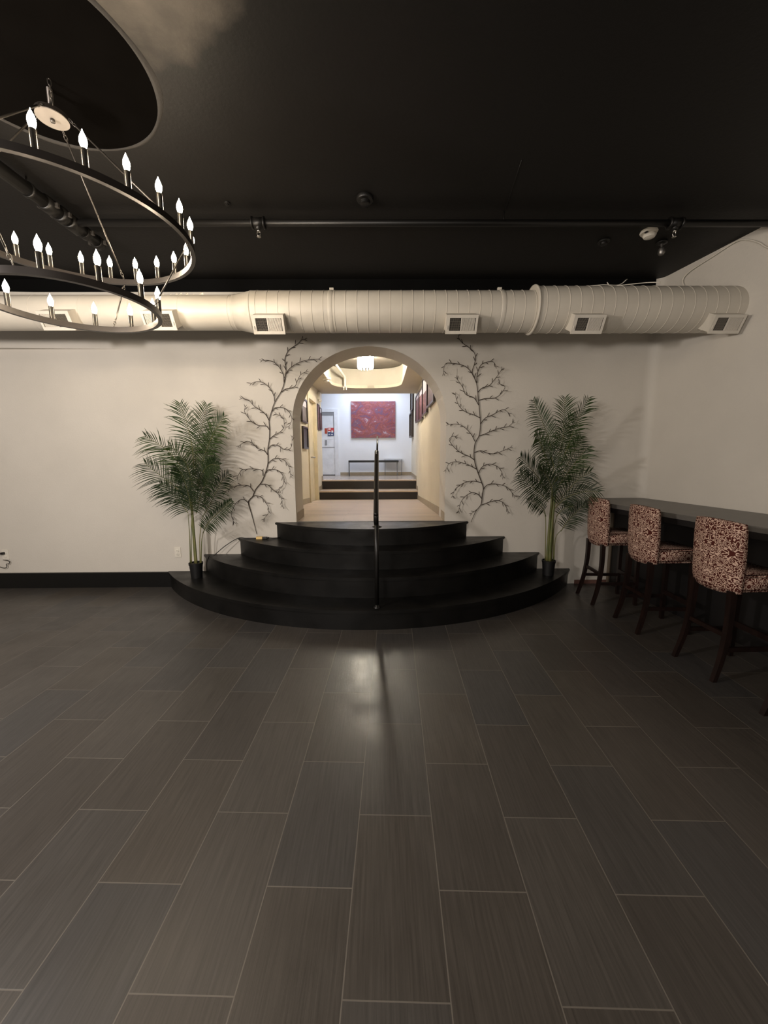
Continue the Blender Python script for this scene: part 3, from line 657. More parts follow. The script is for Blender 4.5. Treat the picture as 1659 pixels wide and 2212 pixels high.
def disc_fix(name, label, cat, x, y, r, h, m, ceil=ZC, extra=None):
    bm = bmesh.new(); lathe(bm, [(r*.97, 0), (r, -h*.25), (r*.92, -h*.45), (r*.62, -h*.55), (r*.58, -h*.92), (r*.45, -h), (.001, -h)], (x, y, ceil), 32)
    if extra: extra(bm, x, y, ceil)
    o = link(name, bm, m, None, smooth='auto'); return tag(o, label, cat)
disc_fix('ceiling_detector', 'black-painted round detector on the ceiling just above the thin pipe', 'detector', -.10, 3.06, .062, .05, BLACKP)
disc_fix('ceiling_detector', 'small black round detector on the ceiling right of centre, below the pipe', 'detector', 1.95, 3.62, .05, .035, BLACKP)
disc_fix('ceiling_sensor', 'tiny black sensor on the ceiling above the pipe, right of the chandelier', 'sensor', -1.11, 3.12, .022, .02, BLACKP)
# white detector with its slanting cover
wd = thing('smoke_detector', 'round white smoke detector hanging from the black ceiling at the right', 'smoke detector', (2.24, 3.47, ZC))
bm = bmesh.new(); lathe(bm, [(.062, 0), (.066, -.012), (.060, -.022), (.030, -.024)], (2.24, 3.47, ZC), 32); addp(wd, 'base', bm, WHITEM, smooth='auto')
bm = bmesh.new(); lathe(bm, [(.045, -.022), (.050, -.034), (.040, -.050), (.015, -.056), (.001, -.056)], (2.25, 3.475, ZC), 32); addp(wd, 'sensor_cover', bm, WHITEM, smooth='auto')
bm = bmesh.new(); lathe(bm, [(.012, -.022), (.014, -.028), (.001, -.030)], (2.203, 3.445, ZC), 12); addp(wd, 'test_button', bm, BLACKP)
# chrome spot
cs = thing('ceiling_spotlight', 'small chrome fixture on the black ceiling below the white smoke detector', 'spotlight', (2.47, 3.64, ZC))
bm = bmesh.new(); lathe(bm, [(.045, 0), (.045, -.012), (.02, -.016)], (2.47, 3.64, ZC), 24); addp(cs, 'base', bm, BLACKP)
bm = bmesh.new(); tube(bm, [(2.47, 3.64, ZC-.01), (2.475, 3.64, ZC-.05)], .008, 8); lathe(bm, [(.014, -.045), (.026, -.055), (.03, -.085), (.018, -.105), (.001, -.105)], (2.475, 3.64, ZC), 16); addp(cs, 'lamp_head', bm, Mat('dull_chrome', (.22, .21, .2), .35, .9).m, smooth='auto')

# ------------------------------------------------------------------ chandelier
L = 2.79
CH = V((-.595*L, .8035*L, 0)); Z1, Z2, ZH = 1.5+.4243*L, 1.5+.2917*L, 1.5+.6196*L; R1, R2 = .2185*L, .1458*L
ch = thing('ring_chandelier', 'dark bronze chandelier with two tiered rings of glowing candle bulbs at the upper left', 'chandelier', (CH.x, CH.y, ZH))
def ring(name, R, z):
    bm = bmesh.new(); w, h, n = .011, .016, 96; rs = []
    for k in range(n):
        a = 2*PI*k/n; rs.append([bm.verts.new((CH.x+(R+dx)*math.cos(a), CH.y+(R+dx)*math.sin(a), z+dz)) for dx, dz in ((w, -h), (w, h), (-w, h), (-w, -h))])
    for k in range(n):
        for j in range(4): bm.faces.new((rs[k][j], rs[(k+1) % n][j], rs[(k+1) % n][(j+1) % 4], rs[k][(j+1) % 4]))
    return addp(ch, name, bm, BRONZE, smooth='auto')
ring('upper_ring', R1, Z1); ring('lower_ring', R2, Z2)
cand0 = None
def candle(a, R, z):
    global cand0
    p = V((CH.x+R*math.cos(a), CH.y+R*math.sin(a), z+.016))
    if cand0 is None:
        bm = bmesh.new(); lathe(bm, [(.0135, 0), (.0135, .070), (.011, .072), (.001, .072)], (0, 0, 0), 16); s = link('candle_sleeve', bm, Mat('sleeve_gloss_black', (.05, .046, .04), .24, .6).m, ch, smooth='auto')
        bm = bmesh.new(); lathe(bm, [(.0075, .066), (.0085, .074), (.0125, .084), (.0148, .096), (.0140, .108), (.0095, .122), (.005, .132), (.0022, .138), (.0010, .144)], (0, 0, 0), 16); b = link('bulb', bm, BULB, s, smooth=True)
        cand0 = s
    else:
        s = cand0.copy(); C.objects.link(s); b = cand0.children[0].copy(); C.objects.link(b); b.parent = s; s.parent = ch
    s.location = p - V((CH.x, CH.y, ZH))
for k in range(24): candle(math.radians(15*k+.3), R1, Z1)
for k in range(12): candle(math.radians(30*k-8), R2, Z2)
def links(bm, p, q, n=4, r=.009):
    p, q = V(p), V(q); d = q-p; T = d.normalized()
    s1 = T.orthogonal().normalized(); s2 = T.cross(s1)
    for i in range(n):
        c = p+d*((i+.5)/n); s = s1 if i % 2 else s2; hl = d.length/n*.62
        pts = [c+T*hl*math.cos(2*PI*k/12)+s*r*.8*math.sin(2*PI*k/12) for k in range(13)]
        tube(bm, pts, .0022, 5, cap=False)
for az in (8, 98, 188, 278):
    a = math.radians(az); u = V((math.cos(a), math.sin(a), 0)); h0 = CH+u*.075+V((0, 0, ZH-.015)); r1 = CH+u*R1+V((0, 0, Z1+.018)); d = r1-h0
    bm = bmesh.new(); tube(bm, [h0+d*.05, h0+d*.92], .0045, 8); addp(ch, 'rod', bm, RODM)
    bm = bmesh.new(); links(bm, h0+d*.92, r1, 3); links(bm, h0-V((0, 0, 0)), h0+d*.06, 2); addp(ch, 'chain', bm, RODM)
    b1 = CH+u*R1+V((0, 0, Z1-.016)); r2 = CH+u*R2+V((0, 0, Z2+.018)); d = r2-b1
    bm = bmesh.new(); tube(bm, [b1+d*.16, b1+d*.84], .0045, 8); addp(ch, 'rod', bm, RODM)
    bm = bmesh.new(); links(bm, b1, b1+d*.17, 3); links(bm, b1+d*.83, r2, 3); addp(ch, 'chain', bm, RODM)
bm = bmesh.new(); lathe(bm, [(.001, .0), (.070, .0), (.070, .02), (.03, .03), (.012, .05), (.001, .05)], (CH.x, CH.y, ZH-.02), 40); addp(ch, 'hub', bm, BRONZE, smooth='auto')
bm = bmesh.new(); lathe(bm, [(.001, 0), (.070, 0), (.070, -.004), (.001, -.004)], (CH.x, CH.y, ZH-.0205), 40); addp(ch, 'hub_plate', bm, m_plain('pale_hub_plate', (.24, .21, .18), .6), smooth='auto')
bm = bmesh.new(); lathe(bm, [(.010, 0), (.010, -.014), (.001, -.016)], (CH.x, CH.y, ZH-.0245), 12); addp(ch, 'hub_nut', bm, RODM)
bm = bmesh.new(); tube(bm, [(CH.x, CH.y, ZH+.02), (CH.x, CH.y, 4.27)], .013, 12); addp(ch, 'stem', bm, BRONZE)
bm = bmesh.new(); lathe(bm, [(.02, -.05), (.075, -.03), (.08, 0)], (CH.x, CH.y, ZC+.95), 32); addp(ch, 'canopy', bm, BRONZE)
bm = bmesh.new(); links(bm, (CH.x+.045, CH.y-.05, ZH+.0), (CH.x+.02, CH.y-.06, 4.25), 36); addp(ch, 'chain', bm, RODM)

# ------------------------------------------------------------------ twig garlands on the wall
def garland(data, label, seed):
    rnd = random.Random(seed)
    t = thing('twig_garland', label, 'garland', tuple(data[0][0]))
    for bi, pts in enumerate(data):
        P = catmull(pts, 5); bm = bmesh.new(); n = len(P)
        r0, r1 = (.0050, .0034) if bi == 0 else (.0042, .0022)
        if bi == 0: rad = [.0022 + .0032*min(1, i/14) if i < 14 else .0054-.0024*(i/n) for i in range(n)]
        else: rad = [r0+(r1-r0)*i/(n-1) for i in range(n)]
        tube(bm, P, rad, 6)
        # buds
        acc = 0; side = 1; gap = .045
        for i in range(1, n):
            acc += (P[i]-P[i-1]).length
            if bi == 0 and (i < n*.15 or (i < n*.72)): 
                if bi == 0 and i < n*.72: continue
            if acc > gap:
                acc = 0; gap = rnd.uniform(.034, .05); side = -side
                T = (P[i]-P[i-1]).normalized(); N = V((-T.z, 0, T.x))*side
                ang = rnd.uniform(.45, .95); dd = (T*math.cos(ang)+N*math.sin(ang)+V((0, rnd.uniform(-.5, 0), 0))).normalized()
                ln = rnd.uniform(.036, .060); q = P[i]+dd*ln
                tube(bm, [P[i], P[i]+dd*ln*.35, P[i]+dd*ln*.75, q], [.0018, .0034, .0038, .0014], 5)
        for s in (-.5, .5):
            T = (P[-1]-P[-2]).normalized(); dd = (T+V((-T.z, 0, T.x))*s).normalized(); tube(bm, [P[-1], P[-1]+dd*.015, P[-1]+dd*.034], [.0015, .003, .001], 5)
        addp(t, 'stem' if bi == 0 else 'branch', bm, TWIG)
garland(VINE_A, 'brown twig garland climbing the wall left of the arch', 3)
garland(VINE_B, 'brown twig garland climbing the wall right of the arch', 4)

# ------------------------------------------------------------------ palms
def frond(P, f0, width, rnd, m):
    """one feather leaf: rachis plus two rows of narrow drooping leaflets"""
    P = catmull(P, 14); n = len(P); bm = bmesh.new()
    tube(bm, P, [.0045-.0032*i/(n-1) for i in range(n)], 6, mat=1)
    # arc length table
    S = [0]
    for i in range(1, n): S.append(S[-1]+(P[i]-P[i-1]).length)
    tot = S[-1]
    def at(s):
        for i in range(1, n):
            if S[i] >= s or i == n-1:
                k = (s-S[i-1])/max(1e-6, S[i]-S[i-1]); return P[i-1].lerp(P[i], k), (P[i]-P[i-1]).normalized()
    s = tot*f0; step = .0205; view = V((rnd.uniform(-.25, .25), -1, .25)).normalized()
    while s < tot:
        q, T = at(s); u = (s-tot*f0)/(tot*(1-f0))
        ln = width*1.22*(.45+.55*math.sin(PI*min(1, .18+.72*u)))*(1.0 if u < .8 else 1-.45*(u-.8)/.2)
        side0 = T.cross(view).normalized()
        for sd in (-1, 1):
            N = side0*sd
            ang = math.radians(66-30*u+rnd.uniform(-5, 5))
            d = (T*math.cos(ang)+N*math.sin(ang)+view*rnd.uniform(-.02, .28)).normalized()
            l = ln*rnd.uniform(.88, 1.08); wd = .0054*rnd.uniform(.85, 1.15)
            droop = rnd.uniform(.24, .50)*l
            pts = []
            for k in range(6):
                t = k/5; p = q+d*(l*t)+V((0, 0, -1))*droop*t*t*(.65 if d.z > .6 else 1); 
                p.y = min(p.y, 4.325); pts.append(p)
            prev = None
            for k in range(6):
                t = k/5; w = wd*(.55+.9*t if t < .4 else (1-t)*1.5+.06)
                tt = (pts[min(k+1, 5)]-pts[max(k-1, 0)]).normalized(); bw = tt.cross(view).normalized()*w; fold = view*(w*.45)
                cur = (bm.verts.new(pts[k]-bw), bm.verts.new(pts[k]-fold), bm.verts.new(pts[k]+bw))
                if prev:
                    for j in (0, 1): bm.faces.new((prev[j], prev[j+1], cur[j+1], cur[j]))
                prev = cur
        s += step
    # terminal leaflets
    return link('frond', bm, [m, STEMG], None, recalc=False)
def palm(data, stems, x, label, trunk, seed):
    rnd = random.Random(seed); y = 4.12; z = .185
    t = thing('potted_palm', label, 'potted plant', (x, y, z))
    bm = bmesh.new(); lathe(bm, [(.058, 0), (.068, .14), (.072, .141), (.074, .165), (.066, .166), (.064, .150), (.001, .148)], (x, y, z), 32); addp(t, 'pot', bm, POT, smooth='auto')
    bm = bmesh.new(); lathe(bm, [(.063, .151), (.04, .158), (.001, .160)], (x, y, z), 20); addp(t, 'soil', bm, SOIL)
    for (dx, dy, tx, h, r) in trunk:
        bm = bmesh.new(); tube(bm, catmull([(x+dx, y+dy, z+.15), (x+dx*.9, y+dy, z+.5), (x+dx*.4+tx, y+dy-.01, z+h)], 6), (r, r*.65), 10); addp(t, 'trunk', bm, STEMG, smooth=True)
    for s in stems:
        bm = bmesh.new(); tube(bm, catmull(s, 6), (.006, .003), 7); addp(t, 'stalk', bm, STEMG, smooth=True)
    for i, (f0, w, P) in enumerate(data):
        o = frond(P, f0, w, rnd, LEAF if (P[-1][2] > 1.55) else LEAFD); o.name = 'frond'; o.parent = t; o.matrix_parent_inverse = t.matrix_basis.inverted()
palm(FRONDS_A, STEMS_A, -2.035, 'potted feather palm left of the curved stairs, in a black pot on the lowest step', [(-.005, 0, .01, 1.0, .012), (.012, -.01, .01, 1.15, .013), (.0, .015, -.01, 1.05, .011)], 11)
palm(FRONDS_B, STEMS_B, 1.862, 'potted feather palm right of the curved stairs, beside the nearest patterned bar stool', [(-.02, 0, .0, .95, .015), (.004, -.012, .02, 1.1, .018), (.024, .005, .0, 1.0, .014), (-.004, .02, .01, 1.05, .013)], 12)

# ------------------------------------------------------------------ bar counter
bc = thing('bar_counter', 'long black bar counter with a smooth charcoal top along the right wall', 'counter', (2.6, 2.5, 0))
fe0, fe1 = V((2.24, 4.15)), V((2.86, .95)); 
def rwx(y): return RW0.x+(RW1.x-RW0.x)*(RW0.y-y)/(RW0.y-RW1.y)
bm = bmesh.new(); prism(bm, [(2.24, 4.15), (2.86, .95), (rwx(.95)-.004, .95), (rwx(4.345)-.004, 4.345), (2.44, 4.345)], .975, 1.015)
bmesh.ops.bevel(bm, geom=[e for e in bm.edges if e.verts[0].co.z > 1 and e.verts[1].co.z > 1], offset=.004, segments=2, affect='EDGES'); addp(bc, 'worktop', bm, CTOP)
bm = bmesh.new(); prism(bm, [(2.255, 4.15), (2.875, .955), (2.93, .955), (2.31, 4.16)], .925, .9745); addp(bc, 'apron', bm, CBASE)
bm = bmesh.new(); prism(bm, [(2.66, 4.345), (3.12, 1.0), (3.2, 1.0), (2.74, 4.345)], 0, .9745); addp(bc, 'base_panel', bm, CBASE)
bm = bmesh.new(); box(bm, 2.655, 2.70, 4.30, 4.348, 0, .97); addp(bc, 'end_post', bm, m_plain('edge_wood', (.14, .11, .08), .6))

# ------------------------------------------------------------------ bar stools
def make_stool():
    t = thing('bar_stool', 'x', 'bar stool', (0, 0, 0), 0, 'patterned bar stools along the counter')
    # seat: rounded upholstered block
    bm = bmesh.new(); box(bm, -.155, .20, -.178, .178, .615, .735); 
    bmesh.ops.bevel(bm, geom=bm.edges[:], offset=.022, segments=4, affect='EDGES')
    for v in bm.verts:
        if v.co.z > .70: v.co.z += .012*(1-(v.co.x/.2)**2)*(1-(v.co.y/.185)**2)
    link('seat', bm, FAB, t, smooth=True)
    # backrest: gently dished panel, wraps at its sides, rolled top
    bm = bmesh.new(); nu, nv = 16, 14; fr, bk = [], []
    for j in range(nv+1):
        z = .61+(.455)*j/nv; rowf, rowb = [], []
        for i in range(nu+1):
            v = -1+2*i/nu; y = .182*v*(1+.03*math.sin(PI*j/nv)); curve = .035*v*v; lean = -.025*(j/nv)
            th = .032*(1-abs(v)**6*.5)*(1-(abs(j/nv-.5)*2)**8*.5)
            xc = -.185+curve+lean
            zz = z+(.012*(1-v*v) if j == nv else 0)-(.02*(1-v*v) if j == 0 else 0)
            rowf.append(bm.verts.new((xc+th, y, zz))); rowb.append(bm.verts.new((xc-th, y, zz)))
        fr.append(rowf); bk.append(rowb)
    for j in range(nv):
        for i in range(nu):
            bm.faces.new((fr[j][i], fr[j][i+1], fr[j+1][i+1], fr[j+1][i])); bm.faces.new((bk[j][i+1], bk[j][i], bk[j+1][i], bk[j+1][i+1]))
        for i in (0, nu): bm.faces.new((fr[j][i], fr[j+1][i], bk[j+1][i], bk[j][i]))
    for i in range(nu):
        for j in (0, nv): bm.faces.new((fr[j][i], fr[j][i+1], bk[j][i+1], bk[j][i]))
    link('backrest', bm, FAB, t, smooth=True)
    def leg(pts, w0, w1):
        bm = bmesh.new(); P = catmull(pts, 4); n = len(P); rs = []
        for i, p in enumerate(P):
            w = w0+(w1-w0)*i/(n-1); rs.append([bm.verts.new(p+V((dx*w, dy*w, 0))) for dx, dy in ((-1, -1), (1, -1), (1, 1), (-1, 1))])
        for i in range(n-1):
            for k in range(4): bm.faces.new((rs[i][k], rs[i][(k+1) % 4], rs[i+1][(k+1) % 4], rs[i+1][k]))
        bm.faces.new(rs[0][::-1]); bm.faces.new(rs[-1]); link('leg', bm, LEGW, t)
    for s in (-1, 1):
        leg([(.165, s*.15, .62), (.170, s*.155, .3), (.175, s*.160, 0)], .018, .014)
        leg([(-.175, s*.145, .62), (-.175, s*.150, .40), (-.200, s*.158, .18), (-.245, s*.166, 0)], .019, .014)
        bm = bmesh.new(); box(bm, -.185, .17, s*.155-.009, s*.155+.009, .205, .235); link('stretcher', bm, LEGW, t)
    bm = bmesh.new(); box(bm, .155, .175, -.155, .155, .245, .285); link('footrest', bm, LEGW, t)
    bm = bmesh.new(); box(bm, -.19, -.17, -.15, .15, .30, .33); link('stretcher', bm, LEGW, t)
    return t
s0 = make_stool()
for i, (y, x, rz, lab) in enumerate(((3.845, 2.39, -3, 'bar stool in red and cream damask fabric, farthest along the counter beside the right palm'),
        (3.205, 2.415, -2, 'bar stool in red and cream damask fabric, second from the back wall'),
        (2.525, 2.455, 1, 'bar stool in red and cream damask fabric, the largest one fully in view'),
        (1.87, 2.475, 3, 'bar stool mostly cut off by the right edge, only a dark leg showing'))):
    o = s0 if i == 0 else copy_tree(s0); o.location = (x, y, 0); o.rotation_euler = (0, 0, math.radians(rz)); o['label'] = lab

# ------------------------------------------------------------------ wall plates, cords
def wplate(name, label, x, z, w=.072, h=.118, kind='outlet'):
    t = thing(name, label, kind, (x, YB, z))
    bm = bmesh.new(); box(bm, x-w/2, x+w/2, YB-.007, YB-.0005, z-h/2, z+h/2, bev=.003); addp(t, 'cover_plate', bm, WHITEM if kind == 'outlet' else WALL)
    return t
t = wplate('wall_outlet', 'white wall outlet low on the wall left of the left palm', -2.345, .41)
for s in (-1, 1):
    bm = bmesh.new(); lathe(bm, [(.017, 0), (.017, -.003), (.015, -.0035), (.001, -.0035)], (-2.345, YB-.007, .41+s*.02), 20, 'y'); addp(t, 'socket', bm, WHITEM)
    bm = bmesh.new(); 
    for dx in (-.006, .006): box(bm, -2.345+dx-.001, -2.345+dx+.001, YB-.0115, YB-.0104, .41+s*.02-.004, .41+s*.02+.005)
    addp(t, 'slot', bm, BASEB)
t = wplate('wall_outlet', 'white wall outlet at the far left edge with a black cord plugged in', -4.32, .395)
for s in (-1, 1):
    bm = bmesh.new(); lathe(bm, [(.017, 0), (.017, -.003), (.015, -.0035), (.001, -.0035)], (-4.32, YB-.007, .395+s*.02), 20, 'y'); addp(t, 'socket', bm, WHITEM)
t = thing('power_cord', 'black power cord looping down from the outlet at the far left edge', 'cord', (-4.33, 4.33, .33))
bm = bmesh.new(); tube(bm, catmull([(-4.33, 4.305, .415), (-4.39, 4.30, .40), (-4.42, 4.30, .35), (-4.40, 4.31, .28), (-4.34, 4.32, .245), (-4.30, 4.32, .255), (-4.30, 4.32, .29), (-4.27, 4.32, .295), (-4.26, 4.32, .32), (-4.29, 4.32, .335), (-4.33, 4.32, .34)], 5), .004, 6); addp(t, 'cable', bm, CORD)
bm = bmesh.new(); box(bm, -4.345, -4.315, 4.31, 4.3425, .402, .428, bev=.004); addp(t, 'plug', bm, CORD)
wplate('blank_plate', 'cream blank cover plate high on the wall behind the right twig garland', .80, 2.372, .08, .12, 'cover plate')
# extension cord on the stair
t = thing('extension_cord', 'dark extension cord with a yellow socket lying on the third step by the wall', 'cord', (-1.38, 4.27, .575))
bm = bmesh.new(); tube(bm, catmull([(-1.40, 4.27, .583), (-1.52, 4.28, .582), (-1.62, 4.29, .583), (-1.76, 4.25, .50), (-1.88, 4.22, .40), (-1.93, 4.22, .392), (-1.975, 4.24, .30), (-1.995, 4.27, .20), (-2.05, 4.30, .193)], 6), .0045, 6); addp(t, 'cable', bm, CORD)
bm = bmesh.new(); tube(bm, [(-1.29, 4.27, .59), (-1.22, 4.28, .582), (-1.16, 4.32, .582)], .0045, 6); addp(t, 'cable', bm, CORD)
bm = bmesh.new(); box(bm, -1.405, -1.335, 4.25, 4.285, .576, .606, bev=.006); addp(t, 'socket_block', bm, YEL)
bm = bmesh.new(); box(bm, -1.333, -1.285, 4.252, 4.283, .576, .602, bev=.005); lathe(bm, [(.014, -1.285), (.008, -1.262)], (0, 4.268, .59), 10, 'x'); addp(t, 'plug', bm, CORD)

# ------------------------------------------------------------------ corridor: pictures, fixtures
def wall_picture(name, label, side, y0, y1, z0, z1, art, mat_frac=0, fw=.03, th=.035, grp=None, frm=DFRAME):
    """side +1: on the right wall facing -x; -1: on the left wall facing +x"""
    yc = (y0+y1)/2; xw = rx(y0)-.001 if side > 0 else -1.43+.001
    t = thing(name, label, 'picture', (xw, yc, z0), 0, grp)
    def X(a, b): return (xw-b, xw-a) if side > 0 else (xw+a, xw+b)
    bm = bmesh.new()
    for b in ((y0, y1, z1-fw, z1), (y0, y1, z0, z0+fw), (y0, y0+fw, z0+fw, z1-fw), (y1-fw, y1, z0+fw, z1-fw)): box(bm, *X(0, th), *b)
    addp(t, 'frame', bm, frm)
    bm = bmesh.new(); zs = z1-fw-(z1-z0-2*fw)*mat_frac
    box(bm, *X(.002, th*.5), y0+fw, y1-fw, z0+fw, zs); addp(t, 'print', bm, art)
    if mat_frac: bm = bmesh.new(); box(bm, *X(.002, th*.5), y0+fw, y1-fw, zs, z1-fw); addp(t, 'mount', bm, ARTM)
    return t
wall_picture('framed_picture', 'framed red print on the right corridor wall, nearest and cut by the arch', 1, 5.45, 6.25, 2.24, 2.93, ART2, .42, grp='framed prints along the right corridor wall')
wall_picture('framed_picture', 'tall framed maroon print on the right corridor wall, second from the arch', 1, 6.50, 7.22, 2.21, 2.86, ART2, .40, grp='framed prints along the right corridor wall')
wall_picture('framed_picture', 'framed maroon print on the right corridor wall, third from the arch', 1, 7.42, 8.12, 2.20, 2.80, ART2, .16, grp='framed prints along the right corridor wall')
wall_picture('framed_picture', 'framed maroon print on the right corridor wall, farthest of the row of four', 1, 8.35, 9.15, 2.25, 2.85, ART2, .12, grp='framed prints along the right corridor wall')
wall_picture('framed_picture', 'tall dark frame seen edge-on high at the far end of the right wall', 1, 10.6, 11.4, 2.74, 3.40, m_plain('dark_glass', (.05, .045, .04), .2), 0, .04, .05)
wall_picture('framed_picture', 'tall dark frame seen edge-on below another at the far end of the right wall', 1, 10.7, 11.5, 2.02, 2.70, bpy.data.materials['dark_glass'], 0, .04, .07)
wall_picture('framed_picture', 'small framed print on the left corridor wall, the upper of two before the cream door', -1, 7.10, 7.62, 2.12, 2.56, m_plain('grey_photo', (.18, .16, .15), .4), .3)
wall_picture('framed_picture', 'dark framed photo on the left corridor wall, lower of two before the cream door', -1, 7.15, 7.62, 1.64, 2.05, m_plain('dark_photo', (.05, .04, .05), .4), 0)
wall_picture('framed_picture', 'maroon print on the left wall just past the cream door', -1, 8.95, 9.25, 2.10, 2.68, ART2, 0, .012, .02)
wall_picture('framed_picture', 'narrow maroon print at the far end of the left wall, nearest the foyer', -1, 9.30, 9.56, 2.13, 2.64, ART2, .2, .012, .02)
# painting
t = thing('abstract_painting', 'large unframed abstract painting in swirling reds and purples on the white foyer wall', 'painting', (-.2, YF, 2.05))
bm = bmesh.new(); box(bm, -.865, .457, YF-.045, YF-.002, 2.045, 3.11, bev=.002); addp(t, 'canvas', bm, ART)
# bench
t = thing('bench', 'long low bench with a black top and thin metal legs under the red painting', 'bench', (-.2, 11.5, .92))
bm = bmesh.new(); box(bm, -.93, .535, 11.3, 11.62, 1.315, 1.375, bev=.01); addp(t, 'seat', bm, m_plain('black_vinyl', (.006, .008, .010), .5))
for x in (-.925, .50):
    for y in (11.34, 11.58): bm = bmesh.new(); tube(bm, [(x, y, .92), (x, y, 1.315)], .009, 8); addp(t, 'leg', bm, GREY)
t = thing('side_table', 'thin white side table behind the right end of the bench', 'table', (.55, 11.7, .92))
bm = bmesh.new(); box(bm, .1, .68, 11.64, 11.78, 1.395, 1.415); addp(t, 'tabletop', bm, m_plain('pale_glass', (.62, .63, .66), .3))
for x in (.14, .64): bm = bmesh.new(); tube(bm, [(x, 11.7, .92), (x, 11.7, 1.395)], .008, 8); addp(t, 'leg', bm, GREY)
# notices on foyer door
t = thing('door_notice', 'red and navy notice taped to the white foyer door', 'notice', (-1.5, YF-.035, 2.2))
bm = bmesh.new(); box(bm, -1.575, -1.385, YF-.040, YF-.036, 2.22, 2.345); addp(t, 'upper_half', bm, NRED)
bm = bmesh.new(); box(bm, -1.575, -1.385, YF-.040, YF-.036, 2.10, 2.22); addp(t, 'lower_half', bm, NAVY)
bm = bmesh.new()
for x0, x1, z0, z1 in ((-1.55, -1.48, 2.29, 2.325), (-1.56, -1.49, 2.215, 2.245), (-1.46, -1.41, 2.20, 2.26), (-1.55, -1.50, 2.14, 2.16), (-1.47, -1.42, 2.135, 2.16)): box(bm, x0, x1, YF-.043, YF-.0402, z0, z1)
addp(t, 'white_panel', bm, NWHITE)
bm = bmesh.new(); box(bm, -1.66, -1.59, YF-.040, YF-.036, 2.17, 2.33); o = link('red_sticker', bm, m_plain('orange_red', (.40, .05, .02), .5)); tag(o, 'small orange-red sticker on the foyer door beside the navy notice', 'sticker')
bm = bmesh.new(); box(bm, -1.66, -1.60, YF-.042, YF-.034, 1.83, 1.98, bev=.002); o = link('push_plate', bm, GREY); tag(o, 'grey metal push plate on the white foyer door', 'plate')
# emergency light
t = thing('emergency_light', 'small white emergency light box high on the left corridor wall', 'light', (-1.43, 9.2, 2.80))
bm = bmesh.new(); box(bm, -1.43, -1.37, 9.08, 9.36, 2.79, 2.95, bev=.008); addp(t, 'box', bm, WHITEM)
for y in (9.14, 9.28): bm = bmesh.new(); lathe(bm, [(.03, 0), (.035, -.02), (.03, -.05), (.001, -.05)], (-1.395, y, 2.80), 14); addp(t, 'lamp_head', bm, WHITEM, smooth='auto')
disc_fix('smoke_detector', 'round white smoke detector on the corridor ceiling left of the lit recess', 'smoke detector', -1.03, 7.75, .085, .075, WHITEM, 3.0)
# white pipe with two sprinklers in the recess
t = thing('recess_pipe', 'cream sprinkler pipe bent down through the lit ceiling recess of the corridor', 'pipe', (-.76, 8.5, 3.3))
bm = bmesh.new(); tube(bm, catmull([(-.95, 7.3, 3.39), (-.93, 7.5, 3.39), (-.90, 7.9, 3.34), (-.80, 8.5, 3.24), (-.762, 8.66, 3.19), (-.762, 8.70, 3.1), (-.762, 8.70, 2.99)], 4), .026, 12); addp(t, 'pipe', bm, WHITEM)
for dx in (-.028, .028):
    bm = bmesh.new(); lathe(bm, [(.016, 0), (.016, -.03), (.010, -.05), (.018, -.068), (.001, -.07)], (-.762+dx, 8.70, 3.0), 12); addp(t, 'sprinkler_head', bm, WHITEM, smooth='auto')
bm = bmesh.new(); tube(bm, [(-.80, 8.70, 2.995), (-.725, 8.70, 2.995)], .014, 8); addp(t, 'tee', bm, WHITEM)
# crystal ceiling lamp
t = thing('crystal_ceiling_lamp', 'bright crystal rod ceiling lamp hanging in the recess of the corridor ceiling', 'lamp', (-.26, 7.6, 3.41))
bm = bmesh.new(); lathe(bm, [(.16, 0), (.165, -.03), (.15, -.035)], (-.27, 7.6, 3.415), 32); addp(t, 'ceiling_plate', bm, CHROME, smooth='auto')
for k in range(14):
    a = 2*PI*k/14; r = .135; 
    bm = bmesh.new(); x, y = -.27+r*math.cos(a), 7.6+r*math.sin(a)
    lathe(bm, [(.012, 0), (.016, -.02), (.016, -.22), (.008, -.245), (.001, -.25)], (x, y, 3.385), 6); addp(t, 'crystal_rod', bm, CRYS)
for k in range(6):
    a = 2*PI*k/6+.3; x, y = -.27+.06*math.cos(a), 7.6+.06*math.sin(a)
    bm = bmesh.new(); lathe(bm, [(.012, 0), (.016, -.02), (.016, -.19), (.008, -.215), (.001, -.22)], (x, y, 3.385), 6); addp(t, 'crystal_rod', bm, CRYS)

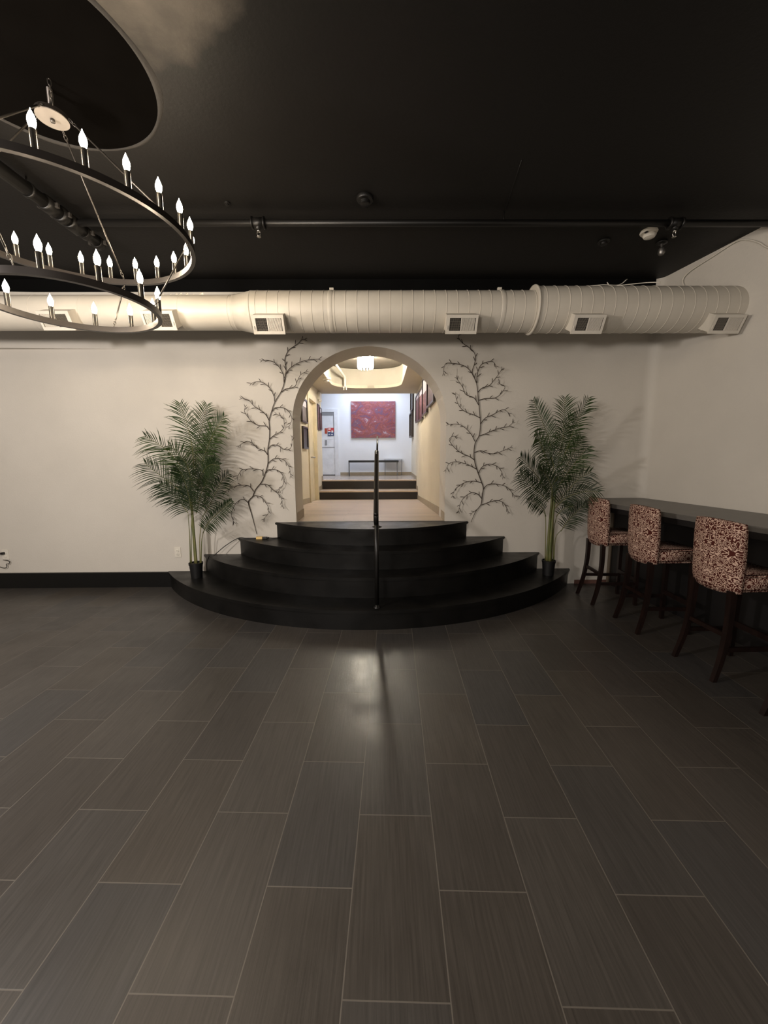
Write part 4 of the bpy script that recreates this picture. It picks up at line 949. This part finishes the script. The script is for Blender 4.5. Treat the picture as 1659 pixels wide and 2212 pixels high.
# ------------------------------------------------------------------ lights
def light(name, kind, loc, power, col, size=.1, rot=(0, 0, 0), sy=None):
    l = bpy.data.lights.new(name, kind); l.energy = power; l.color = col
    if kind == 'AREA':
        l.size = size
        if sy: l.shape = 'RECTANGLE'; l.size_y = sy
    else: l.shadow_soft_size = size
    o = bpy.data.objects.new(name, l); C.objects.link(o); o.location = loc; o.rotation_euler = rot; return o
W = (1, .92, .84)
light('foyer_light', 'AREA', (-.3, 10.9, 3.68), 24, (.74, .83, 1), 1.6, (0, 0, 0), 1.0)
light('unseen_hall_light', 'POINT', (-2.75, .95, 2.25), 80, (1, .92, .86), .11)
light('wall_lamp', 'POINT', (-5.15, 3.95, 2.35), 1.6, (.95, .93, 1), .06)
light('unseen_hall_light', 'POINT', (-1.5, -1.3, 1.95), 88, W, .30)  # unseen fill added behind the camera to brighten the arch wall
light('unseen_hall_light', 'POINT', (1.2, -1.8, 1.95), 15, W, .35)  # weaker fill added out of view, behind the camera to the right
w = bpy.data.worlds.new('World'); bpy.context.scene.world = w; w.use_nodes = True
w.node_tree.nodes['Background'].inputs[0].default_value = (.9, .8, .7, 1); w.node_tree.nodes['Background'].inputs[1].default_value = .0

# ------------------------------------------------------------------ camera
F = 830.0
th = math.atan(121/F); yaw = math.atan((822-829.5)/(F/math.cos(th))); roll = math.radians(.25)
fw = V((-math.sin(yaw)*math.cos(th), math.cos(yaw)*math.cos(th), -math.sin(th))); rt = V((math.cos(yaw), math.sin(yaw), 0)); dn = -rt.cross(fw)
rt2 = rt*math.cos(roll)+dn*math.sin(roll); dn2 = dn*math.cos(roll)-rt*math.sin(roll)
cam = bpy.data.cameras.new('Camera'); cam.sensor_fit = 'VERTICAL'; cam.sensor_height = 36; cam.sensor_width = 27; cam.lens = F/2212*36
cam.clip_start = .02
co = bpy.data.objects.new('Camera', cam); C.objects.link(co)
M = Matrix((rt2, -dn2, -fw)).transposed().to_4x4(); M.translation = V((0, 0, 1.5)); co.matrix_world = M
sc = bpy.context.scene; sc.camera = co
sc.view_settings.view_transform = 'Standard'; sc.view_settings.look = 'None'; sc.view_settings.gamma = 1; sc.view_settings.exposure = 1.45
sc.view_settings.use_curve_mapping = False
